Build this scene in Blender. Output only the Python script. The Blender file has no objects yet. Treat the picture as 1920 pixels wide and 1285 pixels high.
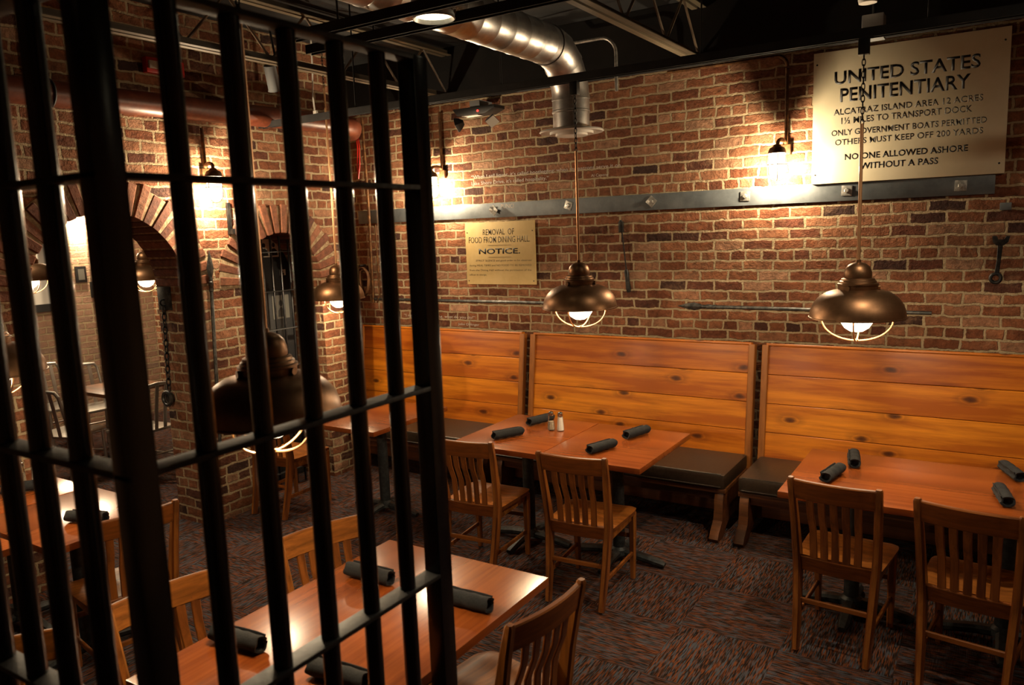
import bpy, bmesh, math, random
from mathutils import Vector, Matrix
random.seed(7)
SC = bpy.context.scene
COL = SC.collection
PI = math.pi
R = math.radians

# ------------------------------------------------------------------ camera, world, exposure
def set_camera():
    yaw, pitch, roll = -0.56776, 0.14417, -0.03706
    f = Vector((math.sin(yaw)*math.cos(pitch), math.cos(yaw)*math.cos(pitch), -math.sin(pitch)))
    r = Vector((math.cos(yaw), -math.sin(yaw), 0)); u = r.cross(f)
    c, s = math.cos(roll), math.sin(roll)
    r2 = c*r+s*u; u2 = -s*r+c*u
    m = Matrix(((r2.x, u2.x, -f.x, 4.8402), (r2.y, u2.y, -f.y, -5.6258), (r2.z, u2.z, -f.z, 2.0663), (0, 0, 0, 1)))
    cd = bpy.data.cameras.new('camera'); co = bpy.data.objects.new('camera', cd); COL.objects.link(co)
    co.matrix_world = m
    cd.sensor_width = 36.0; cd.lens = 1454.23/1920*36.0; cd.clip_start = 0.05
    cd.dof.use_dof = True; cd.dof.focus_distance = 5.0; cd.dof.aperture_fstop = 3.6
    SC.camera = co
set_camera()
W = bpy.data.worlds.new('world'); SC.world = W; W.use_nodes = True
W.node_tree.nodes['Background'].inputs[0].default_value = (1.0, 0.75, 0.5, 1)
W.node_tree.nodes['Background'].inputs[1].default_value = 0.0
SC.view_settings.view_transform = 'Standard'; SC.view_settings.look = 'None'
SC.view_settings.gamma = 1.0; SC.view_settings.exposure = 0.2; SC.view_settings.use_curve_mapping = False
SC.cycles.sample_clamp_indirect = 4.0
SC.cycles.max_bounces = 8; SC.cycles.transparent_max_bounces = 12
WARM = (1.0, 0.66, 0.34)
JAR_W, BULB_W, FAR_W = 110.0, 34.0, 190.0
SPOT_W = 1.0

# ------------------------------------------------------------------ materials
def lnk(nt, a, b): nt.links.new(a, b)
def new_mat(name):
    m = bpy.data.materials.new(name); m.use_nodes = True
    return m, m.node_tree, m.node_tree.nodes['Principled BSDF']
def mat(name, col, rough=0.5, metal=0.0, emit=None, es=0.0, spec=0.5, coat=0.0):
    m, nt, b = new_mat(name)
    b.inputs['Base Color'].default_value = (*col, 1); b.inputs['Roughness'].default_value = rough
    b.inputs['Metallic'].default_value = metal; b.inputs['Specular IOR Level'].default_value = spec
    b.inputs['Coat Weight'].default_value = coat
    if emit:
        b.inputs['Emission Color'].default_value = (*emit, 1); b.inputs['Emission Strength'].default_value = es
    return m
def node(nt, t, **kw):
    n = nt.nodes.new(t)
    for k, v in kw.items():
        if k in n.inputs: n.inputs[k].default_value = v
        else: setattr(n, k, v)
    return n
def ramp(nt, stops, interp='LINEAR'):
    n = nt.nodes.new('ShaderNodeValToRGB'); e = n.color_ramp.elements; n.color_ramp.interpolation = interp
    while len(e) < len(stops): e.new(0.5)
    for i, (p, c) in enumerate(stops):
        e[i].position = p; e[i].color = (*c, 1) if len(c) == 3 else c
    return n
def mixc(nt, fac, a, b, bt='MIX'):
    n = nt.nodes.new('ShaderNodeMix'); n.data_type = 'RGBA'; n.blend_type = bt
    for i, v in ((0, fac), (6, a), (7, b)):
        if hasattr(v, 'is_output'): nt.links.new(v, n.inputs[i])
        elif i == 0: n.inputs[0].default_value = v
        else: n.inputs[i].default_value = (*v, 1)
    return n.outputs[2]
def coords(nt, order, scale=(1, 1, 1), out='Object'):
    tc = nt.nodes.new('ShaderNodeTexCoord'); sp = nt.nodes.new('ShaderNodeSeparateXYZ'); lnk(nt, tc.outputs[out], sp.inputs[0])
    cb = nt.nodes.new('ShaderNodeCombineXYZ')
    for i, a in enumerate(order):
        if a is None: cb.inputs[i].default_value = 0.25; continue
        src = sp.outputs['XYZ'.index(a)]
        if scale[i] != 1:
            mt = node(nt, 'ShaderNodeMath', operation='MULTIPLY'); lnk(nt, src, mt.inputs[0]); mt.inputs[1].default_value = scale[i]; src = mt.outputs[0]
        lnk(nt, src, cb.inputs[i])
    return cb.outputs[0]
def noise(nt, vec, scale, detail=3, rough=0.55, dist=0.0):
    n = nt.nodes.new('ShaderNodeTexNoise'); lnk(nt, vec, n.inputs['Vector'])
    n.inputs['Scale'].default_value = scale; n.inputs['Detail'].default_value = detail
    n.inputs['Roughness'].default_value = rough; n.inputs['Distortion'].default_value = dist
    return n

BRICK_STOPS = [(0.0, (0.05, 0.024, 0.019)), (0.10, (0.125, 0.042, 0.023)), (0.30, (0.195, 0.066, 0.030)), (0.6, (0.255, 0.098, 0.045)),
               (0.85, (0.31, 0.138, 0.072)), (1.0, (0.37, 0.205, 0.125))]
def brick_mat(name, u, pale=0.0, off=0.0):
    m, nt, b = new_mat(name)
    v = coords(nt, (u, 'Z', None))
    nz = noise(nt, v, 7.5, 6, 0.72)
    sub = node(nt, 'ShaderNodeVectorMath', operation='SUBTRACT'); lnk(nt, nz.outputs['Color'], sub.inputs[0]); sub.inputs[1].default_value = (0.5, 0.5, 0.5)
    sc = node(nt, 'ShaderNodeVectorMath', operation='SCALE'); lnk(nt, sub.outputs[0], sc.inputs[0]); sc.inputs['Scale'].default_value = 0.046
    ad = node(nt, 'ShaderNodeVectorMath', operation='ADD'); lnk(nt, v, ad.inputs[0]); lnk(nt, sc.outputs[0], ad.inputs[1])
    of = node(nt, 'ShaderNodeVectorMath', operation='ADD'); lnk(nt, ad.outputs[0], of.inputs[0]); of.inputs[1].default_value = (off+40.0, 40.0, 0)
    br = nt.nodes.new('ShaderNodeTexBrick'); lnk(nt, of.outputs[0], br.inputs['Vector'])
    br.offset = 0.5; br.offset_frequency = 2; br.squash = 0.52; br.squash_frequency = 7
    for k, val in (('Color1', (0, 0, 0, 1)), ('Color2', (1, 1, 1, 1)), ('Mortar', (0.5, 0.5, 0.5, 1)), ('Scale', 1.0), ('Mortar Size', 0.0098),
                   ('Mortar Smooth', 0.35), ('Bias', 0.0), ('Brick Width', 0.212), ('Row Height', 0.0728)):
        br.inputs[k].default_value = val
    rp = ramp(nt, BRICK_STOPS); lnk(nt, br.outputs['Color'], rp.inputs[0])
    n2 = noise(nt, v, 26.0, 5, 0.7); n3 = noise(nt, v, 2.2, 3, 0.6)
    r2 = ramp(nt, [(0.3, (0.5, 0.5, 0.5)), (0.7, (1.4, 1.4, 1.4))]); lnk(nt, n2.outputs[0], r2.inputs[0])
    c = mixc(nt, 1.0, rp.outputs[0], r2.outputs[0], 'MULTIPLY')
    r3 = ramp(nt, [(0.3, (0.72, 0.7, 0.68)), (0.7, (1.25, 1.25, 1.25))]); lnk(nt, n3.outputs[0], r3.inputs[0])
    c = mixc(nt, 1.0, c, r3.outputs[0], 'MULTIPLY')
    # lime smears
    n4 = noise(nt, v, 11.0, 5, 0.7); r4 = ramp(nt, [(0.53, (0, 0, 0)), (0.76, (0.65, 0.65, 0.65))]); lnk(nt, n4.outputs[0], r4.inputs[0])
    c = mixc(nt, r4.outputs[0], c, (0.30, 0.17, 0.095))
    if pale: c = mixc(nt, pale, c, (0.48, 0.33, 0.24))
    mo = mixc(nt, n2.outputs[0], (0.27, 0.19, 0.105), (0.56, 0.435, 0.27))
    c = mixc(nt, br.outputs['Fac'], c, mo)
    lnk(nt, c, b.inputs['Base Color']); b.inputs['Roughness'].default_value = 0.88; b.inputs['Specular IOR Level'].default_value = 0.25
    # relief
    inv = node(nt, 'ShaderNodeMath', operation='MULTIPLY_ADD'); lnk(nt, br.outputs['Fac'], inv.inputs[0]); inv.inputs[1].default_value = -0.7; 
    lnk(nt, n2.outputs[0], inv.inputs[2])
    bp = nt.nodes.new('ShaderNodeBump'); bp.inputs['Strength'].default_value = 0.9; bp.inputs['Distance'].default_value = 0.02
    lnk(nt, inv.outputs[0], bp.inputs['Height']); lnk(nt, bp.outputs[0], b.inputs['Normal'])
    return m
def island_brick_mat(name):
    m, nt, b = new_mat(name)
    g = nt.nodes.new('ShaderNodeNewGeometry'); rp = ramp(nt, [(0.0, (0.11, 0.036, 0.02)), (0.5, (0.2, 0.07, 0.034)), (1.0, (0.26, 0.105, 0.055))]); lnk(nt, g.outputs['Random Per Island'], rp.inputs[0])
    v = coords(nt, 'XYZ'); n2 = noise(nt, v, 26, 5, 0.7)
    r2 = ramp(nt, [(0.3, (0.6, 0.6, 0.6)), (0.7, (1.5, 1.45, 1.4))]); lnk(nt, n2.outputs[0], r2.inputs[0])
    c = mixc(nt, 1.0, rp.outputs[0], r2.outputs[0], 'MULTIPLY'); lnk(nt, c, b.inputs['Base Color']); b.inputs['Roughness'].default_value = 0.85
    bp = nt.nodes.new('ShaderNodeBump'); bp.inputs['Strength'].default_value = 0.6; bp.inputs['Distance'].default_value = 0.01
    lnk(nt, n2.outputs[0], bp.inputs['Height']); lnk(nt, bp.outputs[0], b.inputs['Normal'])
    return m
def wood_mat(name, c0, c1, along='X', rough=0.35, fine=28.0, knots=False, coat=0.0, spec=0.5, stretch=0.06, bump=0.08):
    m, nt, b = new_mat(name)
    others = [a for a in 'XYZ' if a != along]
    tc = nt.nodes.new('ShaderNodeTexCoord'); g = nt.nodes.new('ShaderNodeNewGeometry')
    mp = nt.nodes.new('ShaderNodeMapping'); lnk(nt, tc.outputs['Object'], mp.inputs[0])
    mp.inputs['Scale'].default_value = tuple(stretch if a == along else 1.0 for a in 'XYZ')
    sc = node(nt, 'ShaderNodeMath', operation='MULTIPLY'); lnk(nt, g.outputs['Random Per Island'], sc.inputs[0]); sc.inputs[1].default_value = 37.0
    ad = node(nt, 'ShaderNodeVectorMath', operation='ADD'); lnk(nt, mp.outputs[0], ad.inputs[0]); lnk(nt, sc.outputs[0], ad.inputs[1])
    n1 = noise(nt, ad.outputs[0], fine, 5, 0.65, 0.4); n2 = noise(nt, ad.outputs[0], fine*0.22, 3, 0.5, 1.0)
    r1 = ramp(nt, [(0.34, c0), (0.68, c1)])
    mx = node(nt, 'ShaderNodeMath', operation='ADD'); lnk(nt, n1.outputs[0], mx.inputs[0])
    h = node(nt, 'ShaderNodeMath', operation='MULTIPLY_ADD'); lnk(nt, n2.outputs[0], h.inputs[0]); h.inputs[1].default_value = 1.0; h.inputs[2].default_value = -0.5
    lnk(nt, h.outputs[0], mx.inputs[1]); lnk(nt, mx.outputs[0], r1.inputs[0]); c = r1.outputs[0]
    rv = ramp(nt, [(0.0, (0.62, 0.50, 0.40)), (0.5, (0.95, 0.9, 0.8)), (1.0, (1.2, 1.32, 1.2))]); lnk(nt, g.outputs['Random Per Island'], rv.inputs[0])
    c = mixc(nt, 1.0, c, rv.outputs[0], 'MULTIPLY')
    if knots:
        kv = coords(nt, ('X', 'Z', None), (1.9, 4.0, 1)); kn = noise(nt, kv, 6.0, 2)
        km = node(nt, 'ShaderNodeVectorMath', operation='SCALE'); lnk(nt, kn.outputs['Color'], km.inputs[0]); km.inputs['Scale'].default_value = 0.07
        mk = node(nt, 'ShaderNodeVectorMath', operation='ADD'); lnk(nt, kv, mk.inputs[0]); lnk(nt, km.outputs[0], mk.inputs[1])
        ak = node(nt, 'ShaderNodeVectorMath', operation='ADD'); lnk(nt, mk.outputs[0], ak.inputs[0]); lnk(nt, sc.outputs[0], ak.inputs[1])
        vo = nt.nodes.new('ShaderNodeTexVoronoi'); lnk(nt, ak.outputs[0], vo.inputs['Vector']); vo.inputs['Scale'].default_value = 1.0; vo.inputs['Randomness'].default_value = 1.0; vo.voronoi_dimensions = '2D'
        rk = ramp(nt, [(0.0, (1, 1, 1)), (0.05, (0.85, 0.85, 0.85)), (0.10, (0.1, 0.1, 0.1)), (0.125, (0.3, 0.3, 0.3)), (0.22, (0, 0, 0))]); lnk(nt, vo.outputs['Distance'], rk.inputs[0])
        c = mixc(nt, rk.outputs[0], c, (0.065, 0.013, 0.004))
    lnk(nt, c, b.inputs['Base Color']); b.inputs['Roughness'].default_value = rough; b.inputs['Coat Weight'].default_value = coat; b.inputs['Coat Roughness'].default_value = 0.2
    b.inputs['Specular IOR Level'].default_value = spec
    bp = nt.nodes.new('ShaderNodeBump'); bp.inputs['Strength'].default_value = bump; bp.inputs['Distance'].default_value = 0.003
    lnk(nt, n1.outputs[0], bp.inputs['Height']); lnk(nt, bp.outputs[0], b.inputs['Normal'])
    return m
def carpet_mat():
    m, nt, b = new_mat('carpet_tiles')
    ck = nt.nodes.new('ShaderNodeTexChecker'); ck.inputs['Scale'].default_value = 2.0
    lnk(nt, coords(nt, ('X', 'Y', None)), ck.inputs[0])
    outs = []
    for sx, sy in ((1.0, 0.09), (0.09, 1.0)):
        v = coords(nt, ('X', 'Y', None), (sx, sy, 1))
        n = noise(nt, v, 250, 0, 0.5); sh = node(nt, 'ShaderNodeVectorMath', operation='ADD'); lnk(nt, v, sh.inputs[0]); sh.inputs[1].default_value = (7.3, 3.1, 5.0)
        n2 = noise(nt, sh.outputs[0], 210, 0, 0.5)
        r = ramp(nt, [(0.34, (0.012, 0.008, 0.007)), (0.50, (0.038, 0.018, 0.011)), (0.66, (0.15, 0.045, 0.016))]); lnk(nt, n.outputs[0], r.inputs[0])
        r2 = ramp(nt, [(0.52, (0, 0, 0)), (0.68, (1, 1, 1))]); lnk(nt, n2.outputs[0], r2.inputs[0])
        outs.append((mixc(nt, r2.outputs[0], r.outputs[0], (0.058, 0.068, 0.085)), n.outputs[0]))
    c = mixc(nt, ck.outputs['Fac'], outs[0][0], outs[1][0])
    lnk(nt, c, b.inputs['Base Color']); b.inputs['Roughness'].default_value = 0.95; b.inputs['Specular IOR Level'].default_value = 0.1
    bp = nt.nodes.new('ShaderNodeBump'); bp.inputs['Strength'].default_value = 0.5; bp.inputs['Distance'].default_value = 0.006
    lnk(nt, outs[0][1], bp.inputs['Height']); lnk(nt, bp.outputs[0], b.inputs['Normal'])
    return m
def worn_mat(name, c0, c1, rough=0.5, metal=0.0, scale=12, lo=0.45, hi=0.62, bump=0.1, spec=0.5):
    m, nt, b = new_mat(name); b.inputs['Specular IOR Level'].default_value = spec
    n = noise(nt, coords(nt, 'XYZ'), scale, 5, 0.65); r = ramp(nt, [(lo, c0), (hi, c1)]); lnk(nt, n.outputs[0], r.inputs[0])
    lnk(nt, r.outputs[0], b.inputs['Base Color']); b.inputs['Roughness'].default_value = rough; b.inputs['Metallic'].default_value = metal
    bp = nt.nodes.new('ShaderNodeBump'); bp.inputs['Strength'].default_value = bump; bp.inputs['Distance'].default_value = 0.004
    lnk(nt, n.outputs[0], bp.inputs['Height']); lnk(nt, bp.outputs[0], b.inputs['Normal'])
    return m
def glass_mat(name, tint=(1, 1, 1)):
    m, nt, b = new_mat(name); nt.nodes.remove(b)
    t = nt.nodes.new('ShaderNodeBsdfTransparent'); t.inputs[0].default_value = (*tint, 1)
    g = nt.nodes.new('ShaderNodeBsdfGlossy'); g.inputs['Roughness'].default_value = 0.05
    fr = nt.nodes.new('ShaderNodeLayerWeight'); fr.inputs[0].default_value = 0.08
    mx = nt.nodes.new('ShaderNodeMixShader'); lnk(nt, fr.outputs['Fresnel'], mx.inputs[0]); lnk(nt, t.outputs[0], mx.inputs[1]); lnk(nt, g.outputs[0], mx.inputs[2])
    lnk(nt, mx.outputs[0], nt.nodes['Material Output'].inputs[0])
    return m

MT = {}
MT['brickX'] = brick_mat('brick_along_x', 'X')
MT['brickY'] = brick_mat('brick_along_y', 'Y', 0.0, 3.3)
MT['brickXp'] = brick_mat('pale_brick_along_x', 'X', 0.45, 1.1)
MT['brickYp'] = brick_mat('pale_brick_along_y', 'Y', 0.5, 2.2)
MT['vous'] = island_brick_mat('arch_brick')
MT['mortar'] = worn_mat('mortar', (0.27, 0.18, 0.10), (0.5, 0.38, 0.23), 0.95, 0, 25)
MT['carpet'] = carpet_mat()
MT['black'] = worn_mat('black_paint', (0.006, 0.006, 0.007), (0.018, 0.017, 0.017), 0.7, 0, 4)
MT['ceil'] = worn_mat('black_ceiling', (0.003, 0.003, 0.004), (0.014, 0.012, 0.011), 0.85, 0, 2.5, 0.5, 0.75)
MT['bars'] = worn_mat('black_bar_paint', (0.004, 0.0045, 0.006), (0.011, 0.011, 0.012), 0.2, 0.0, 30, 0.4, 0.7, 0.06, 0.6)
MT['strap'] = worn_mat('worn_black_strap', (0.004, 0.004, 0.005), (0.028, 0.026, 0.022), 0.6, 0.0, 45, 0.55, 0.75, 0.3)
MT['pine'] = wood_mat('knotty_pine', (0.40, 0.092, 0.005), (0.74, 0.235, 0.015), 'X', 0.38, 20, True, 0.15, 0.4, 0.07)
MT['pinev'] = wood_mat('pine_post', (0.22, 0.07, 0.012), (0.40, 0.14, 0.025), 'Z', 0.42, 24, False, 0.1)
MT['darkwood'] = wood_mat('dark_bench_wood', (0.06, 0.02, 0.006), (0.16, 0.055, 0.014), 'X', 0.45, 24)
MT['lam'] = wood_mat('cherry_tabletop', (0.20, 0.045, 0.009), (0.30, 0.078, 0.016), 'X', 0.24, 30, False, 0.35, 0.5, 0.04, 0.02)
MT['lamy'] = wood_mat('cherry_tabletop_long', (0.20, 0.045, 0.009), (0.30, 0.078, 0.016), 'Y', 0.24, 30, False, 0.35, 0.5, 0.04, 0.02)
MT['chv'] = wood_mat('chair_wood_upright', (0.13, 0.038, 0.007), (0.31, 0.10, 0.018), 'Z', 0.36, 40, False, 0.12)
MT['chx'] = wood_mat('chair_wood_across', (0.135, 0.04, 0.007), (0.32, 0.105, 0.019), 'X', 0.42, 40, False, 0.0, 0.3)
MT['vinyl'] = worn_mat('brown_vinyl', (0.020, 0.013, 0.008), (0.034, 0.022, 0.013), 0.36, 0, 60, 0.4, 0.6, 0.15)
MT['iron'] = worn_mat('cast_iron', (0.012, 0.014, 0.015), (0.03, 0.034, 0.035), 0.5, 0.2, 40)
MT['copper'] = worn_mat('aged_copper', (0.15, 0.078, 0.038), (0.25, 0.132, 0.068), 0.42, 0.92, 9, 0.35, 0.7, 0.02)
MT['shadein'] = mat('shade_inside', (0.75, 0.68, 0.55), 0.5)
MT['wire'] = mat('copper_wire', (0.55, 0.30, 0.15), 0.4, 0.7)
def frosted(name, strength):
    m, nt, b = new_mat(name); nt.nodes.remove(b)
    t = nt.nodes.new('ShaderNodeBsdfTransparent'); e = nt.nodes.new('ShaderNodeEmission'); e.inputs[0].default_value = (1.0, 0.82, 0.56, 1); e.inputs[1].default_value = strength
    mx = nt.nodes.new('ShaderNodeMixShader'); mx.inputs[0].default_value = 0.5; lnk(nt, t.outputs[0], mx.inputs[1]); lnk(nt, e.outputs[0], mx.inputs[2])
    lnk(nt, mx.outputs[0], nt.nodes['Material Output'].inputs[0]); return m
MT['bulb'] = frosted('lit_frosted_globe', 9.0)
MT['jar'] = frosted('lit_frosted_jar', 14.0)
MT['can'] = mat('lit_downlight', (1, 0.95, 0.85), 0.4, 0, (1.0, 0.86, 0.55), 7.0)
MT['rust'] = worn_mat('rusty_conduit', (0.085, 0.035, 0.012), (0.20, 0.09, 0.03), 0.6, 0.5, 20)
MT['redpipe'] = worn_mat('oxide_red_pipe', (0.11, 0.026, 0.012), (0.17, 0.045, 0.02), 0.4, 0.0, 10)
MT['galv'] = worn_mat('galvanised_steel', (0.48, 0.475, 0.465), (0.66, 0.65, 0.63), 0.38, 1.0, 14, 0.35, 0.65, 0.03)
MT['white'] = mat('off_white_paint', (0.62, 0.58, 0.52), 0.5)
MT['steel'] = worn_mat('blue_grey_steel', (0.095, 0.108, 0.118), (0.18, 0.198, 0.208), 0.5, 0.3, 7, 0.3, 0.7, 0.05)
MT['zinc'] = worn_mat('zinc_plate', (0.35, 0.34, 0.31), (0.6, 0.58, 0.54), 0.4, 0.7, 40)
MT['sign'] = worn_mat('cream_sign', (0.70, 0.61, 0.41), (0.77, 0.68, 0.48), 0.55, 0, 3, 0.35, 0.65, 0.02)
MT['notice'] = worn_mat('aged_paper', (0.56, 0.39, 0.15), (0.66, 0.48, 0.21), 0.6, 0, 5, 0.35, 0.65, 0.02)
MT['ink'] = mat('black_ink', (0.018, 0.017, 0.017), 0.6)
MT['inkg'] = mat('grey_ink', (0.085, 0.075, 0.06), 0.6)
MT['inkb'] = mat('brown_ink', (0.085, 0.055, 0.022), 0.6)
MT['chalk'] = mat('white_lettering', (0.62, 0.55, 0.48), 0.8)
MT['napkin'] = worn_mat('charcoal_cloth', (0.004, 0.0045, 0.006), (0.010, 0.011, 0.013), 0.9, 0, 160, 0.4, 0.6, 0.4)
MT['glass'] = glass_mat('clear_glass', (0.97, 0.96, 0.93))
MT['salt'] = mat('salt', (0.8, 0.78, 0.74), 0.9)
MT['pepper'] = worn_mat('pepper', (0.22, 0.17, 0.12), (0.5, 0.43, 0.34), 0.9, 0, 200)
MT['chrome'] = mat('chrome', (0.7, 0.7, 0.7), 0.15, 1.0)
MT['alu'] = mat('brushed_aluminium', (0.50, 0.485, 0.46), 0.36, 1.0)
MT['tool'] = worn_mat('dark_iron_tool', (0.012, 0.012, 0.013), (0.04, 0.036, 0.032), 0.5, 0.6, 30)
MT['spear'] = worn_mat('grey_iron', (0.05, 0.05, 0.048), (0.13, 0.125, 0.115), 0.45, 0.7, 22)
MT['red'] = mat('red_plastic', (0.62, 0.02, 0.015), 0.3)
MT['redled'] = mat('red_led', (0.8, 0.02, 0.02), 0.3, 0, (1, 0.03, 0.02), 4.0)
MT['dkplastic'] = mat('black_plastic', (0.012, 0.012, 0.013), 0.4)
MT['greybox'] = mat('grey_box', (0.24, 0.25, 0.26), 0.5)
MT['leather'] = worn_mat('brown_leather', (0.08, 0.032, 0.012), (0.16, 0.07, 0.026), 0.5, 0, 14)
MT['photo'] = mat('grey_photo', (0.12, 0.115, 0.10), 0.4)
MT['paper'] = mat('poster_paper', (0.75, 0.72, 0.65), 0.6)
MT['board'] = mat('charcoal_board', (0.018, 0.018, 0.02), 0.6)
MT['rod'] = wood_mat('joist_steel', (0.05, 0.037, 0.028), (0.17, 0.13, 0.095), 'Y', 0.42, 10)

# ------------------------------------------------------------------ mesh helpers
def vtx(bm, co): return bm.verts.new(co)
def box(bm, x0, x1, y0, y1, z0, z1, bev=0.0, mi=0):
    vs = [bm.verts.new((x, y, z)) for x in (x0, x1) for y in (y0, y1) for z in (z0, z1)]
    fs = [bm.faces.new([vs[i] for i in q]) for q in ((0, 1, 3, 2), (4, 6, 7, 5), (0, 4, 5, 1), (2, 3, 7, 6), (0, 2, 6, 4), (1, 5, 7, 3))]
    for f in fs: f.material_index = mi
    if bev:
        es = {e for f in fs for e in f.edges}
        bmesh.ops.bevel(bm, geom=list(es), offset=bev, segments=2, affect='EDGES', profile=0.6)
    return vs
def frames(pts, side=None):
    pts = [Vector(p) for p in pts]; out = []
    n = None
    for i, p in enumerate(pts):
        t = (pts[min(i+1, len(pts)-1)]-pts[max(i-1, 0)]).normalized()
        if side is not None:
            a = Vector(side); a = (a-t*a.dot(t)).normalized()
        else:
            if n is None:
                a = t.orthogonal().normalized()
            else:
                a = (n-t*n.dot(t)).normalized()
        n = a
        out.append((p, a, t.cross(a).normalized()))
    return out
def tube(bm, pts, r, seg=10, cap=True, mi=0):
    fr = frames(pts); rs = r if isinstance(r, (list, tuple)) else [r]*len(pts)
    rings = []
    for (p, a, b), rr in zip(fr, rs):
        rings.append([bm.verts.new(p+(a*math.cos(2*PI*k/seg)+b*math.sin(2*PI*k/seg))*rr) for k in range(seg)])
    for i in range(len(rings)-1):
        for k in range(seg):
            f = bm.faces.new((rings[i][k], rings[i][(k+1) % seg], rings[i+1][(k+1) % seg], rings[i+1][k])); f.material_index = mi
    if cap:
        for rg in (rings[0], rings[-1]):
            f = bm.faces.new(rg); f.material_index = mi
def beam(bm, pts, sizes, side=(1, 0, 0), ch=0.18, mi=0):
    """rectangular section with eased edges swept along a path; sizes = (width along side, depth)"""
    fr = frames(pts, side)
    if not isinstance(sizes[0], (list, tuple)): sizes = [sizes]*len(pts)
    rings = []
    for (p, a, b), (w, d) in zip(fr, sizes):
        c = min(w, d)*ch; x, y = w/2, d/2
        prof = [(x, y-c), (x-c, y), (-x+c, y), (-x, y-c), (-x, -y+c), (-x+c, -y), (x-c, -y), (x, -y+c)]
        rings.append([bm.verts.new(p+a*u+b*v) for u, v in prof])
    for i in range(len(rings)-1):
        for k in range(8):
            f = bm.faces.new((rings[i][k], rings[i][(k+1) % 8], rings[i+1][(k+1) % 8], rings[i+1][k])); f.material_index = mi
    for rg in (rings[0], rings[-1]):
        f = bm.faces.new(rg); f.material_index = mi
def lathe(bm, prof, seg=40, c=(0, 0, 0), axis='Z', mi=0):
    rings = []
    for r, z in prof:
        if r < 1e-5: rings.append([bm.verts.new(_ax((0, 0, z), c, axis))]); continue
        rings.append([bm.verts.new(_ax((r*math.cos(2*PI*k/seg), r*math.sin(2*PI*k/seg), z), c, axis)) for k in range(seg)])
    for a, b in zip(rings[:-1], rings[1:]):
        for k in range(seg):
            k2 = (k+1) % seg
            if len(a) == 1 and len(b) == 1: continue
            if len(a) == 1: vs = (a[0], b[k2], b[k])
            elif len(b) == 1: vs = (a[k], a[k2], b[0])
            else: vs = (a[k], a[k2], b[k2], b[k])
            f = bm.faces.new(vs); f.material_index = mi
def _ax(p, c, axis):
    x, y, z = p
    if axis == 'X': x, y, z = z, x, y
    elif axis == 'Y': x, y, z = y, z, x
    return (x+c[0], y+c[1], z+c[2])
def prism(bm, outline, axis, a, b, mi=0, bev=0.0):
    """outline in the plane across axis: X -> (y,z), Y -> (x,z), Z -> (x,y)"""
    def P(u, v, t): return (t, u, v) if axis == 'X' else ((u, t, v) if axis == 'Y' else (u, v, t))
    A = [bm.verts.new(P(u, v, a)) for u, v in outline]; B = [bm.verts.new(P(u, v, b)) for u, v in outline]
    n = len(outline); fs = [bm.faces.new(A), bm.faces.new(B[::-1])]
    for i in range(n): fs.append(bm.faces.new((A[i], B[i], B[(i+1) % n], A[(i+1) % n])))
    for f in fs: f.material_index = mi
    if bev:
        es = {e for f in fs[:2] for e in f.edges}
        bmesh.ops.bevel(bm, geom=list(es), offset=bev, segments=2, affect='EDGES', profile=0.6)
def link_torus(bm, c, L, wd, r, ax):
    """one chain link: a stadium-shaped ring, long in Z"""
    pts = []
    for k in range(13):
        t = 2*PI*k/12; u = wd/2*math.cos(t); v = L/2*math.sin(t)
        pts.append((c[0]+(u if ax == 0 else 0), c[1]+(u if ax == 1 else 0), c[2]+v))
    tube(bm, pts, r, 6, False)
def torus(bm, c, Rr, r, axis='Z', seg=32, s2=8):
    pts = [_ax((Rr*math.cos(2*PI*k/seg), Rr*math.sin(2*PI*k/seg), 0), c, axis) for k in range(seg+1)]
    tube(bm, pts, r, s2, False)
def BM(): return bmesh.new()
def obj(name, bm, mats, parent=None, smooth=35, loc=None):
    bmesh.ops.recalc_face_normals(bm, faces=bm.faces[:])
    me = bpy.data.meshes.new(name); bm.to_mesh(me); bm.free()
    for m in (mats if isinstance(mats, (list, tuple)) else [mats]): me.materials.append(m if not isinstance(m, str) else MT[m])
    if smooth:
        for p in me.polygons: p.use_smooth = True
        me.set_sharp_from_angle(angle=R(smooth))
    o = bpy.data.objects.new(name, me); COL.objects.link(o)
    if parent: o.parent = parent
    if loc: o.location = loc
    return o
def tag(o, label, cat, group=None):
    o['label'] = label; o['category'] = cat
    if group: o['group'] = group
    return o
def thing(name, label, cat, loc=(0, 0, 0), rz=0.0, group=None):
    o = bpy.data.objects.new(name, None); COL.objects.link(o); o.location = loc; o.rotation_euler = (0, 0, rz)
    o.empty_display_size = 0.1
    return tag(o, label, cat, group)
def struct(name, bm, mats, parent=None, smooth=0):
    o = obj(name, bm, mats, parent, smooth)
    if parent is None: o['kind'] = 'structure'
    return o
def dup(root, label, loc, rz=0.0, group=None):
    r = root.copy(); COL.objects.link(r); r.location = loc; r.rotation_euler = (0, 0, rz); r['label'] = label
    if group: r['group'] = group
    for ch in list(root.children):
        c = ch.copy(); COL.objects.link(c); c.parent = r
        for g in list(ch.children):
            d = g.copy(); COL.objects.link(d); d.parent = c
    return r
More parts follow.
